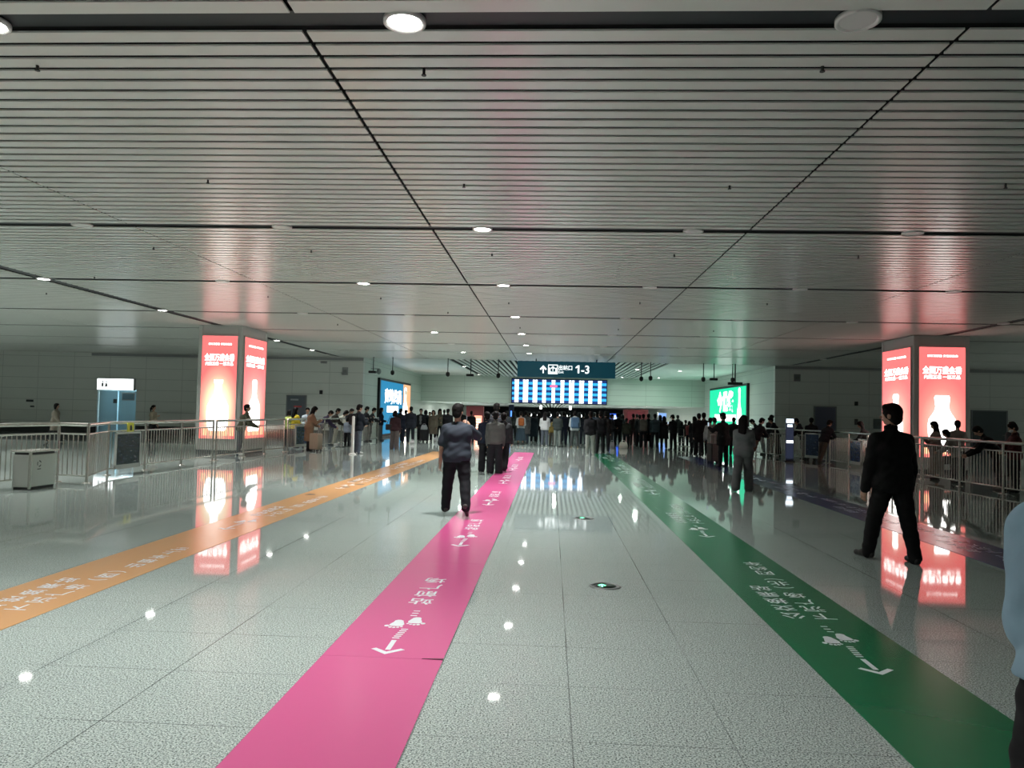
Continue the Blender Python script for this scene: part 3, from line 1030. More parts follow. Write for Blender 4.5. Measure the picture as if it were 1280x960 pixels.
small_wall_box('fire_cabinet', 'grey green wall cabinet on right wall behind the suited man', 'cabinet', 16.6, 1.45, .7, .5, (.13, .16, .16), .1)

# ------------------------------------------------------------------ low passage beyond the bulkhead
t = thing('advert_kiosk', 'red kiosk with glowing poster under the left of the bulkhead', 'kiosk', (-5.85, 58.6, 0))
MB().bbox((-.65, -.3, 0), (.65, .3, 2.02), .02).build('body', mat('kiosk_red', (.32, .06, .07), .4), t)
MB().box((-.02, -.315, .12), (.56, -.301, 1.30)).build('lit_poster', glow('kiosk_glow', (1, .42, .28), 1.6), t)
kk = MB()
for q in range(4):
    kk.box((.1 + .03 * (q % 2), -.32, .35 + q * .2), (.46, -.316, .46 + q * .2))
kk.build('poster_print', glow('kiosk_pale', (1, .8, .6), 2.2), t)
t = thing('advert_kiosk', 'dim red kiosk under the right of the bulkhead', 'kiosk', (6.55, 60, 0))
MB().bbox((-.95, -.3, 0), (.95, .3, 2.05), .02).build('body', mat('kiosk_red', (.32, .06, .07), .4), t)
MB().box((-.7, -.315, 1.1), (.7, -.301, 1.9)).build('lit_poster', glow('kiosk_dim', (.5, .06, .09), .22), t)
t = thing('light_column', 'thin vertical blue light on a dark post under departures board', 'light', (-3.15, 60, 0))
MB().bbox((-.2, -.1, 0), (.2, .1, 2.2), .02).build('post', mat('navy_post', (.015, .03, .08), .5), t)
MB().box((-.05, -.112, .9), (.05, -.101, 1.72)).build('light_strip', glow('blue_strip', (.08, .25, 1), 2.5), t)
t = thing('lit_sign', 'blue glowing sign with white figure under the bulkhead', 'sign', (4.9, 60, 0))
MB().bbox((-.36, -.06, .85), (.36, .06, 1.72), .02).tube((0, 0, 0), (0, 0, .86), .04).build('sign_box', mat('navy_post', (.015, .03, .08), .5), t)
MB().box((-.33, -.07, .9), (.33, -.061, 1.68)).build('sign_face', glow('sign_blue', (.02, .10, .75), 1.6), t)
MB().sphere((.05, -.08, 1.5), (.08, .01, .08), 10).flat([(-.1, 0), (.14, 0), (.16, .4), (-.06, .4)], (.02, -.072, 1.0), (1, 0, 0), (0, 0, 1)).build('sign_mark', glow('sign_pale', (.6, .8, 1), 2), t)
t = thing('lit_sign', 'tall pale blue lit panel below the right of the bulkhead', 'sign', (8.6, 60, 0))
MB().bbox((-.34, -.06, .0), (.34, .06, 1.85), .02).build('sign_box', M_alu, t)
MB().box((-.3, -.07, .5), (.3, -.061, 1.8)).build('sign_face', glow('sign_sky', (.25, .45, 1.0), 1.1), t)
for i, x in enumerate((-1.55, -.95, -.1, .55, 1.25, 2.15)):
    t = thing('ticket_gate', '%s ticket gate from the left with round white lamp' % ['first', 'second', 'third', 'fourth', 'fifth', 'sixth'][i], 'gate', (x, 57, 0), 0, 'ticket gates below the departures board')
    MB().bbox((-.12, -.5, 0), (.12, .5, 1.02), .03).build('cabinet', mat('gate_grey', (.2, .21, .22), .35), t)
    MB().tube((0, -.3, 1.0), (0, -.3, 1.36), .025, 8).build('lamp_stem', M_black, t)
    lm = MB().tube((0, -.36, 1.46), (0, -.28, 1.46), .13, 18).build('lamp_head', M_black, t)
    MB().tube((0, -.372, 1.46), (0, -.361, 1.46), .115, 18).build('lamp_lens', glow('gate_white', (.95, 1, 1), 3.5), lm)
M_panelgrey = mat('passage_panel', (.16, .2, .22), .5)

# ------------------------------------------------------------------ people: smooth-blended volumes turned into one surface each
class Field:
    def __init__(s, lo, hi, h):
        s.h = h
        s.lo = np.array(lo, np.float32)
        n = np.ceil((np.array(hi) - np.array(lo)) / h).astype(int) + 1
        s.n = n
        s.D = np.full(n, 4.0, np.float32)
        s.ax = [s.lo[k] + h * np.arange(n[k], dtype=np.float32) for k in range(3)]

    def win(s, lo, hi):
        i0 = np.clip(np.floor((np.array(lo) - s.lo) / s.h).astype(int), 0, s.n)
        i1 = np.clip(np.ceil((np.array(hi) - s.lo) / s.h).astype(int) + 1, 0, s.n)
        if np.any(i1 <= i0):
            return None
        sl = tuple(slice(a, b) for a, b in zip(i0, i1))
        X, Y, Z = np.meshgrid(*[s.ax[k][sl[k]] for k in range(3)], indexing='ij')
        return sl, X, Y, Z

    def put(s, sl, d, k, cut):
        D = s.D[sl]
        if cut:
            s.D[sl] = np.maximum(D, -d)
        elif k > 0:
            w = np.clip(k - np.abs(D - d), 0, None) / k
            s.D[sl] = np.minimum(D, d) - w * w * k * .25
        else:
            s.D[sl] = np.minimum(D, d)

    def cap(s, a, b, ra, rb=None, k=.02, cut=False):
        rb = ra if rb is None else rb
        a = np.array(a, np.float32)
        b = np.array(b, np.float32)
        m = max(ra, rb) + k + 2.5 * s.h
        w = s.win(np.minimum(a, b) - m, np.maximum(a, b) + m)
        if w is None:
            return
        sl, X, Y, Z = w
        d = b - a
        L = float(d @ d) + 1e-9
        t = np.clip(((X - a[0]) * d[0] + (Y - a[1]) * d[1] + (Z - a[2]) * d[2]) / L, 0, 1)
        q = np.sqrt((X - a[0] - t * d[0]) ** 2 + (Y - a[1] - t * d[1]) ** 2 + (Z - a[2] - t * d[2]) ** 2) - (ra + t * (rb - ra))
        s.put(sl, q, k, cut)

    def ell(s, c, r, R=None, k=.02, cut=False):
        c = np.array(c, np.float32)
        r = np.array(r, np.float32)
        m = float(r.max()) + k + 2.5 * s.h
        w = s.win(c - m, c + m)
        if w is None:
            return
        sl, X, Y, Z = w
        P = [X - c[0], Y - c[1], Z - c[2]]
        if R is not None:
            P = [R[0, j] * P[0] + R[1, j] * P[1] + R[2, j] * P[2] for j in range(3)]
        g = np.sqrt((P[0] / r[0]) ** 2 + (P[1] / r[1]) ** 2 + (P[2] / r[2]) ** 2)
        g2 = np.sqrt((P[0] / r[0] ** 2) ** 2 + (P[1] / r[1] ** 2) ** 2 + (P[2] / r[2] ** 2) ** 2) + 1e-6
        s.put(sl, g * (g - 1) / g2, k, cut)

    def plane(s, p, nrm):
        """keep only the side the normal points away from"""
        X, Y, Z = np.meshgrid(*s.ax, indexing='ij')
        s.D = np.maximum(s.D, (X - p[0]) * nrm[0] + (Y - p[1]) * nrm[1] + (Z - p[2]) * nrm[2])

    def mesh(s, name):
        D, h = s.D, s.h
        D[0], D[-1], D[:, 0], D[:, -1], D[:, :, 0], D[:, :, -1] = (1,) * 6
        S = D < 0
        c = np.zeros(np.array(D.shape) - 1, np.int8)
        for a in (0, 1):
            for b in (0, 1):
                for e in (0, 1):
                    c += S[a:a + c.shape[0], b:b + c.shape[1], e:e + c.shape[2]]
        msk = (c > 0) & (c < 8)
        cells = np.argwhere(msk)
        idx = np.full(msk.shape, -1, np.int32)
        idx[msk] = np.arange(len(cells))
        i, j, k = cells.T
        pos = np.zeros((len(cells), 3))
        cnt = np.zeros(len(cells))
        cor = [(a, b, e) for a in (0, 1) for b in (0, 1) for e in (0, 1)]
        val = {q: D[i + q[0], j + q[1], k + q[2]] for q in cor}
        for p in cor:
            for ax in range(3):
                if p[ax] == 0:
                    q = list(p)
                    q[ax] = 1
                    q = tuple(q)
                    va, vb = val[p], val[q]
                    m = (va < 0) != (vb < 0)
                    t = np.where(m, va / np.where(m, va - vb, 1), 0)
                    for d in range(3):
                        pos[:, d] += np.where(m, p[d] + (t if d == ax else 0), 0)
                    cnt += m
        V = s.lo + h * (cells + pos / cnt[:, None])
        F = []
        for ax in range(3):
            A = np.moveaxis(S, ax, 0)
            I = np.moveaxis(idx, ax, 0)
            E = A[:-1, 1:-1, 1:-1] != A[1:, 1:-1, 1:-1]
            q = np.argwhere(E)
            a, b, e = q[:, 0], q[:, 1] + 1, q[:, 2] + 1
            quad = np.stack([I[a, b - 1, e - 1], I[a, b, e - 1], I[a, b, e], I[a, b - 1, e]], 1)
            fl = A[a, b, e]
            if ax == 1:
                fl = ~fl
            quad = np.where(fl[:, None], quad, quad[:, ::-1])
            F.append(quad)
        F = np.concatenate(F)
        me = bpy.data.meshes.new(name)
        me.vertices.add(len(V))
        me.vertices.foreach_set('co', V.astype(np.float32).ravel())
        me.loops.add(F.size)
        me.loops.foreach_set('vertex_index', F.astype(np.int32).ravel())
        me.polygons.add(len(F))
        me.polygons.foreach_set('loop_start', np.arange(0, F.size, 4, dtype=np.int32))
        me.polygons.foreach_set('use_smooth', np.ones(len(F), bool))
        me.update(calc_edges=True)
        return me


def V3(*a):
    return np.array(a, float)


def unit(v):
    return v / (np.linalg.norm(v) + 1e-9)


def rotx(a):
    return np.array([[1, 0, 0], [0, math.cos(a), -math.sin(a)], [0, math.sin(a), math.cos(a)]])


def rotz(a):
    return np.array([[math.cos(a), -math.sin(a), 0], [math.sin(a), math.cos(a), 0], [0, 0, 1]])


POSES = {
    'stand': dict(la=(.05, .12, .22, .1), ra=(.02, .12, .28, .15), ll=(.03, .05, .05), rl=(-.03, .05, .04)),
    'rest': dict(la=(.0, .10, .35, .5), ra=(.1, .12, .5, .5), ll=(.08, .09, .1), rl=(-.02, .04, .0), side=.03),
    'phone': dict(la=(.15, .12, 1.2, .6), ra=(.45, .10, 1.75, .55), nod=.45, ll=(.03, .05, .05), rl=(-.04, .06, .04)),
    'call': dict(la=(.02, .12, .2, .1), ra=(.5, .5, 2.45, .5), ll=(.03, .05, .05), rl=(-.04, .06, .04)),
    'lean': dict(lean=.40, nod=.5, la=(.62, .15, .95, .75), ra=(.66, .15, .9, .7), ll=(-.12, .05, .0), rl=(.06, .07, .25)),
    'leanlow': dict(lean=.60, nod=.85, la=(1.0, .2, .6, .7), ra=(1.05, .15, .55, .65), ll=(-.16, .06, .0), rl=(-.1, .07, .1)),
    'walk': dict(lean=.06, la=(-.3, .10, .25, .05), ra=(.3, .10, .35, .05), ll=(.34, .03, .12), rl=(-.26, .03, .32), fr=-.5),
    'bagstrap': dict(la=(.05, .1, .3, .2), ra=(.3, .12, 2.0, .55), ll=(.1, .05, .1), rl=(-.1, .05, .05)),
    'photo': dict(lean=.05, la=(.9, .1, 1.5, .3), ra=(1.0, .1, 1.5, .3), nod=.0, ll=(.05, .07, .05), rl=(-.02, .05, .04)),
    'hold': dict(la=(.1, .15, 1.35, .75), ra=(.1, .15, 1.45, .75), ll=(.04, .05, .05), rl=(-.03, .05, .04)),
}


def skeleton(p):
    J = {}
    lean, side = p.get('lean', .03), p.get('side', 0)
    t = unit(V3(math.sin(side), math.sin(lean), math.cos(lean)))
    bw = p.get('bw', 1.0)
    pel = V3(0, 0, .525)
    for s, nm in ((-1, 'l'), (1, 'r')):
        a, sp, kn = p[nm + 'l']
        hip = pel + V3(s * .052, 0, -.01)
        d1 = unit(V3(s * math.sin(sp), math.sin(a) * math.cos(sp), -math.cos(a) * math.cos(sp)))
        knee = hip + d1 * .235
        d2 = unit(V3(s * math.sin(sp) * .6, math.sin(a - kn), -math.cos(a - kn)))
        J[nm + 'hip'], J[nm + 'kn'], J[nm + 'an'] = hip, knee, knee + d2 * .236
        fp = p.get('f' + nm, 0)
        yw = s * p.get('toe', .18)
        J[nm + 'toe'] = unit(V3(math.sin(yw) * math.cos(fp), math.cos(yw) * math.cos(fp), math.sin(fp)))
        low = J[nm + 'an'][2] - .045 + min(0, .105 * math.sin(fp))
        J[nm + 'low'] = low
    dz = -min(J['llow'], J['rlow'])
    if p.get('drop') is not None:
        dz += p['drop']
    for k in list(J):
        if isinstance(J[k], np.ndarray) and not k.endswith('toe'):
            J[k] = J[k] + V3(0, 0, dz)
    pel = pel + V3(0, 0, dz)
    J['pel'], J['t'] = pel, t
    lat = unit(np.cross(t, V3(0, 1, 0)))
    lat = unit(V3(1, 0, 0) - t * t[0])
    tw = p.get('twist', 0)
    lat = unit(rotz(tw) @ lat)
    fwd = unit(np.cross(t, lat)) * 1.0
    if fwd[1] < 0:
        fwd = -fwd
    J['lat'], J['fwd'] = lat, fwd
    J['nb'] = pel + t * .305
    for s, nm in ((-1, 'l'), (1, 'r')):
        f, ab, el, inw = p[nm + 'a']
        sh = pel + t * .252 + lat * s * .100 * bw + fwd * .02 * max(0, math.sin(f))
        ub = unit(lat * s * math.sin(ab) + fwd * math.sin(f) * math.cos(ab) + V3(0, 0, -1) * math.cos(f) * math.cos(ab))
        elb = sh + ub * .172
        w = f + el
        fb = unit(-lat * s * math.sin(inw) * (1 if el > .6 else .5) + lat * s * math.sin(ab) * .5 * (0 if el > .6 else 1) + fwd * math.sin(w) * math.cos(inw) + V3(0, 0, -1) * math.cos(w) * math.cos(inw))
        J[nm + 'sh'], J[nm + 'el'], J[nm + 'wr'], J[nm + 'fd'] = sh, elb, elb + fb * .15, fb
    nod, turn = p.get('nod', .06), p.get('turn', 0)
    hd = unit(t * .5 + V3(0, math.sin(nod), math.cos(nod)) * .5)
    J['hc'] = J['nb'] + hd * .105
    J['R'] = rotz(turn) @ rotx(-nod)
    return J


def hand(F, J, nm, s, H, h, curl=.45):
    w, d = J[nm + 'wr'] * H, J[nm + 'fd']
    side = unit(np.cross(d, V3(0, 0, 1)) + 1e-3) if abs(d[2]) < .8 else J['fwd']
    n = unit(-J['lat'] * s + J['fwd'] * .2)
    n = unit(n - d * (n @ d))
    side = unit(np.cross(n, d))
    if side @ J['fwd'] < 0 and abs(d[2]) > .6:
        side = -side
    rf = max(.0049 * H, h * .5)
    for o in (-.013, 0, .013):
        F.cap(w, w + d * .048 * H + side * o * H, .013 * H, .0105 * H, .006)
    for q, (o, L) in enumerate(((-.0185, .036), (-.006, .045), (.0065, .048), (.019, .042))):
        a = w + (d * .05 + side * o) * H
        d1 = unit(d * math.cos(curl * .6) + n * math.sin(curl * .6))
        b = a + d1 * L * .52 * H
        d2 = unit(d * math.cos(curl * 1.7) + n * math.sin(curl * 1.7))
        F.cap(a, b, rf, rf * .95, .003)
        F.cap(b, b + d2 * L * .5 * H, rf * .95, rf * .85, .002)
    a = w + (d * .014 + side * .016) * H
    b = a + unit(d * .7 + side * .65 + n * .35) * .026 * H
    F.cap(a, b, rf * 1.2, rf * 1.05, .004)
    F.cap(b, b + unit(d * .9 + side * .2 + n * .4) * .024 * H, rf * 1.05, rf * .9, .002)


def bounds(J, H, m=.16):
    P = np.array([v for k, v in J.items() if isinstance(v, np.ndarray) and v.shape == (3,) and k not in ('t', 'lat', 'fwd', 'lfd', 'rfd', 'ltoe', 'rtoe')]) * H
    lo, hi = P.min(0) - m, P.max(0) + m
    lo[2] = -.02
    return lo, hi


def torso(F, J, H, e, flare=0.0, hem=-.03, coat=None, k=.05, wr=.057):
    pel, t, lat, fwd = J['pel'] * H, J['t'], J['lat'], J['fwd']
    f = J.get('fat', 1.0)
    F.cap(pel + t * .2 * H - lat * .05 * H, pel + t * .2 * H + lat * .05 * H, (.064 * f + e) * H, k=k)
    F.cap(pel + t * .238 * H - lat * .072 * H, pel + t * .238 * H + lat * .072 * H, (.036 + e * .8) * H, k=k)
    for s in (-1, 1):
        F.cap(pel + t * .296 * H, pel + t * .258 * H + lat * s * .088 * H, (.024 + e * .5) * H, (.026 + e * .5) * H, k=.03)
    F.cap(pel + t * .09 * H - lat * .038 * H + fwd * .006 * H, pel + t * .09 * H + lat * .038 * H + fwd * .006 * H, (wr * f + e) * H, k=k)
    F.cap(pel + t * .0 * H - V3(.045, 0, 0) * H, pel + t * .0 * H + V3(.045, 0, 0) * H, (.064 * f + e * 1.1 + flare) * H, k=k)
    if coat is not None:
        for s in (-1, 1):
            F.cap(pel + V3(s * .042, 0, 0) * H, V3(s * .055, (J['lkn'][1] + J['rkn'][1]) / 2 * .8, coat - .03) * H, (.062 + e) * H, (.07 + e + flare) * H, k=k)


def body_mesh(J, H, h, near):
    lo, hi = bounds(J, H)
    F = Field(lo, hi, h)
    torso(F, J, H, 0)
    for nm, s in (('l', -1), ('r', 1)):
        F.cap(J[nm + 'hip'] * H, J[nm + 'kn'] * H, .050 * H, .034 * H, .02)
        mid = (J[nm + 'kn'] * .65 + J[nm + 'an'] * .35) * H
        F.cap(J[nm + 'kn'] * H, mid, .033 * H, .033 * H, .02)
        F.cap(mid, J[nm + 'an'] * H, .033 * H, .021 * H, .02)
        a = J[nm + 'an'] * H
        F.cap(a - V3(0, 0, .02) * H, a + J[nm + 'toe'] * .09 * H - V3(0, 0, .028) * H, .021 * H, .016 * H, .015)
        F.cap(J[nm + 'sh'] * H, J[nm + 'el'] * H, .030 * H, .0225 * H, .02)
        mid = (J[nm + 'el'] * .7 + J[nm + 'wr'] * .3) * H
        F.cap(J[nm + 'el'] * H, mid, .023 * H, .0235 * H, .015)
        F.cap(mid, J[nm + 'wr'] * H, .0235 * H, .0155 * H, .012)
        hand(F, J, nm, s, H, h, J.get('curl', .45))
    hc, R = J['hc'] * H, J['R']
    T = lambda x, y, z: hc + R @ (V3(x, y, z) * H)
    F.cap(J['nb'] * H - J['t'] * .02 * H, T(0, -.012, -.02), .032 * H, .029 * H, .02)
    F.ell(T(0, -.008, .014), V3(.0435, .055, .052) * H, R, .01)
    F.cap(T(0, .016, -.006), T(0, .024, -.040), .036 * H, .021 * H, .02)
    F.cap(T(-.016, .040, .014), T(.016, .040, .014), .010 * H, k=.012)
    F.cap(T(0, .047, .008), T(0, .060, -.011), .006 * H, .0095 * H, .008)
    F.cap(T(-.011, .047, -.029), T(.011, .047, -.029), .0062 * H, k=.008)
    for s in (-1, 1):
        F.ell(T(s * .045, -.008, -.006), V3(.007, .013, .019) * H, R, .006)
        if near:
            F.ell(T(s * .0175, .0525, .004), V3(.009, .006, .006) * H, R, cut=True)
    return F.mesh('body')


def hair_mesh(J, H, h, style):
    hc, R = J['hc'] * H, J['R']
    T = lambda x, y, z: hc + R @ (V3(x, y, z) * H)
    lo, hi = hc - .20 * H, hc + .12 * H
    if style in ('long', 'pony'):
        lo = hc - V3(.2, .24, .40) * H
        hi = hc + V3(.2, .2, .12) * H
    F = Field(lo, hi, h)
    F.ell(T(0, -.012, .021), V3(.052, .062, .060) * H, R, .005)
    F.cap(T(-.02, .022, .052), T(.025, .02, .052), .022 * H, k=.012)
    F.ell(T(0, -.03, -.015), V3(.044, .042, .048) * H, R, .012)
    if style == 'long':
        d = unit(J['t'] * -1 + V3(0, -.05, 0))
        b0 = T(0, -.034, -.005)
        hang = V3(0, 0, -1) if J['t'][2] < .9 else d
        for o in (-.032, 0, .032):
            F.cap(T(o, -.03, 0), T(o, -.03, 0) + (hang * .17 + J['t'] * 0 - J['fwd'] * .035) * H, .034 * H, .024 * H, .02)
        for s in (-1, 1):
            F.cap(T(s * .042, -.002, .01), T(s * .046, 0, 0) + hang * .13 * H, .017 * H, .014 * H, .015)
    elif style == 'bob':
        for s in (-1, 0, 1):
            F.cap(T(s * .036, -.02, .01), T(s * .042, -.02, -.06), .03 * H, .028 * H, .02)
    elif style == 'pony':
        F.cap(T(0, -.06, .02), T(0, -.085, -.03), .02 * H, .024 * H, .01)
        F.cap(T(0, -.085, -.03), T(0, -.08, -.12), .024 * H, .012 * H, .01)
    elif style == 'bun':
        F.ell(T(0, -.05, .06), V3(.03, .03, .028) * H, R, .01)
    # open the face
    if style == 'short':
        F.ell(T(0, .074, -.022), V3(.060, .058, .066) * H, R, cut=True)
        F.ell(T(0, -.005, -.117), V3(.09, .10, .055) * H, R, cut=True)
        for s in (-1, 1):
            F.ell(T(s * .055, .012, -.03), V3(.02, .04, .035) * H, R, cut=True)
    else:
        F.ell(T(0, .072, -.018), V3(.046, .058, .060) * H, R, cut=True)
    if h < .013:
        X, Y, Z = np.meshgrid(*F.ax, indexing='ij')
        F.D = F.D + .0035 * np.sin(X * 170 + 3 * np.sin(Z * 60)) * np.cos(Y * 130 + 2 * np.sin(X * 70))
    return F.mesh('hair')


def top_mesh(J, H, h, kind, p):
    e = {'tee': .011, 'jacket': .019, 'hoodie': .021, 'coat': .021, 'puffer': .030, 'blazer': .017, 'sweater': .015, 'vest': .014}[kind] * p.get('loose', 1)
    lo, hi = bounds(J, H, .2)
    F = Field(lo, hi, h)
    coat = p.get('hemz', .30) if kind == 'coat' else None
    torso(F, J, H, e, flare=p.get('flare', .012 if coat else .0), coat=coat, wr=.063)
    f = J.get('fat', 1.0)
    for nm in 'lr':
        sh, el, wr = J[nm + 'sh'] * H, J[nm + 'el'] * H, J[nm + 'wr'] * H
        r0 = (.031 + e * .75) * H
        if kind == 'tee':
            F.cap(sh, sh + (el - sh) * .78, r0, (.029 + e * 1.1) * H, .02)
        elif kind != 'vest':
            F.cap(sh, el, r0, (.025 + e * .7) * H, .02)
            F.cap(el, wr, (.026 + e * .75) * H, (.018 + e * .55) * H, .012)
        pass
    if kind in ('tee', 'sweater', 'vest'):
        F.cap(J['nb'] * H - J['t'] * .02 * H, J['nb'] * H + J['t'] * .008 * H, .038 * H, .037 * H, .01)
    else:
        F.cap(J['nb'] * H - J['t'] * .02 * H, J['nb'] * H + J['t'] * .026 * H, .041 * H, .040 * H, .01)
    if kind in ('hoodie', 'puffer'):
        F.cap(J['nb'] * H - J['lat'] * .04 * H - J['fwd'] * .03 * H, J['nb'] * H + J['lat'] * .04 * H - J['fwd'] * .03 * H, .034 * H, k=.02)
        F.cap(J['nb'] * H - J['fwd'] * .045 * H, J['nb'] * H - J['t'] * .06 * H - J['fwd'] * .06 * H, .034 * H, .02 * H, k=.02)
    if kind == 'puffer':
        X, Y, Z = np.meshgrid(*F.ax, indexing='ij')
        F.D = F.D + .006 * np.cos(Z * 2 * PI / .085)
    elif h < .02:
        X, Y, Z = np.meshgrid(*F.ax, indexing='ij')
        F.D = F.D + (.0035 * np.sin(Z * 31 + X * 22 + 2.2 * np.sin(Y * 17)) + .0025 * np.sin(Z * 53 - X * 35 + Y * 30)) * np.clip(1.5 - Z / H, .3, 1)
    if coat is not None:
        F.plane(V3(0, 0, coat * H), V3(0, 0, -1))
    else:
        q = (J['pel'] + J['t'] * p.get('hem', -.055)) * H
        # a hem follows the trunk but must not cut hanging arms: clip only near the trunk axis
        X, Y, Z = np.meshgrid(*F.ax, indexing='ij')
        dpl = -((X - q[0]) * J['t'][0] + (Y - q[1]) * J['t'][1] + (Z - q[2]) * J['t'][2])
        G = Field(lo, hi, h)
        if kind not in ('tee', 'vest'):
            for nm in 'lr':
                G.cap(J[nm + 'el'] * H, J[nm + 'wr'] * H, (.026 + e * .75) * H, (.018 + e * .55) * H, 0)
                G.cap(J[nm + 'sh'] * H, J[nm + 'el'] * H, (.03 + e * .75) * H, (.025 + e * .7) * H, 0)
        F.D = np.minimum(np.maximum(F.D, dpl), np.maximum(G.D, np.where(G.D < 3, G.D, 4)))
    # neck opening
    F.cap(J['nb'] * H + J['t'] * .012 * H, J['nb'] * H + J['t'] * .08 * H + J['fwd'] * .01 * H, .0335 * H, .034 * H, cut=True)
    return F.mesh('top')


def leg_mesh(J, H, h, kind, p):
    e = {'trousers': .010, 'jeans': .009, 'wide': .017, 'skirt': .012}[kind] * p.get('loose', 1)
    lo, hi = bounds(J, H, .14)
    hi[2] = (J['pel'][2] + .14) * H
    F = Field(lo, hi, h)
    pel = J['pel'] * H
    f = J.get('fat', 1.0)
    F.cap(pel - V3(.044, 0, 0) * H, pel + V3(.044, 0, 0) * H, (.063 * f + min(e, .009)) * H, k=.03)
    F.cap(pel + J['t'] * .06 * H - V3(.038, 0, 0) * H, pel + J['t'] * .06 * H + V3(.038, 0, 0) * H, (.056 * f + .004) * H, k=.03)
    if kind == 'skirt':
        z = p.get('skirt', .12)
        for s in (-1, 1):
            F.cap(pel + V3(s * .04, 0, -.02) * H, V3(s * .075, 0, z - .03) * H, .07 * H, .10 * H, .06)
        F.plane(V3(0, 0, z * H), V3(0, 0, -1))
    else:
        for nm in 'lr':
            wide = kind == 'wide'
            hip, kn, an = J[nm + 'hip'] * H, J[nm + 'kn'] * H, J[nm + 'an'] * H
            F.cap(hip, kn, (.051 * f + e) * H, (.037 + e * (1.3 if wide else 1)) * H, .014)
            mid = kn * .6 + an * .4
            F.cap(kn, mid, (.037 + e * (1.3 if wide else 1)) * H, (.035 + e * (1.5 if wide else .9)) * H, .012)
            F.cap(mid, an - (an - kn) * .0 + V3(0, 0, -.012 * H), (.035 + e * (1.5 if wide else .9)) * H, (.026 + e * (1.9 if wide else 1.1)) * H, .012)
    if h < .02:
        X, Y, Z = np.meshgrid(*F.ax, indexing='ij')
        F.D = F.D + .003 * np.sin(Z * 40 + X * 25 + 2 * np.sin(Y * 20)) + .002 * np.sin(Z * 75 - Y * 28)
    F.plane((J['pel'] + J['t'] * .07) * H, J['t'])
    return F.mesh('legs')


def shoe_mesh(J, H, h, nm, boot=False):
    a, d = J[nm + 'an'] * H, J[nm + 'toe']
    F = Field(a - .22, a + .24, h)
    up = unit(V3(0, 0, 1) - d * d[2])
    heel, toe = a - d * .022 * H - up * .022 * H, a + d * .095 * H - up * .026 * H
    F.cap(heel, toe, .023 * H, .018 * H, .01)
    F.cap(a - d * .005 * H + up * .002 * H, a + d * .05 * H - up * .018 * H, .025 * H, .021 * H, .012)
    if boot:
        F.cap(a, a + up * .11 * H, .029 * H, .031 * H, .012)
    sole = a - up * .044 * H
    X, Y, Z = np.meshgrid(*F.ax, indexing='ij')
    F.D = np.maximum(F.D, -((X - sole[0]) * up[0] + (Y - sole[1]) * up[1] + (Z - sole[2]) * up[2]))
    return F.mesh('shoe')


TOPNAME = {'tee': 'tee_shirt', 'jacket': 'jacket', 'hoodie': 'hooded_top', 'coat': 'long_coat', 'puffer': 'padded_jacket', 'blazer': 'blazer', 'sweater': 'sweater', 'vest': 'vest'}
BOTNAME = {'trousers': 'trousers', 'jeans': 'jeans', 'wide': 'wide_trousers', 'skirt': 'skirt'}
PEOPLE = {}


RAIL = {'L': [(-9.8, 22.0), (-9.75, 23.9), (-9.75, 25.74), (-9.65, 27.3), (-9.5, 29.2), (-9.28, 31.0), (-9.1, 32.9), (-8.95, 34.8), (-8.8, 36.6), (-8.7, 38.2)],
        'R': [(10.75, 13.0), (10.62, 14.8), (10.5, 16.5), (10.42, 18.25), (10.35, 20.0), (10.35, 21.9), (10.3, 23.7), (10.25, 25.4), (10.3, 27.1), (10.25, 28.8), (10.0, 29.8), (9.8, 30.5), (9.2, 32.0), (8.9, 33.8), (8.8, 35.6)]}


def by_rail(px, side, off):
    """where the sight line over pixel column px meets the line OFF metres from that railing"""
    xs, ys = zip(*RAIL[side])
    yy = np.linspace(ys[0], ys[-1], 800)
    dx = np.interp(yy, ys, xs) + off - np.array([PX(px, y) for y in yy])
    return float(yy[int(np.argmin(np.abs(dx)))])


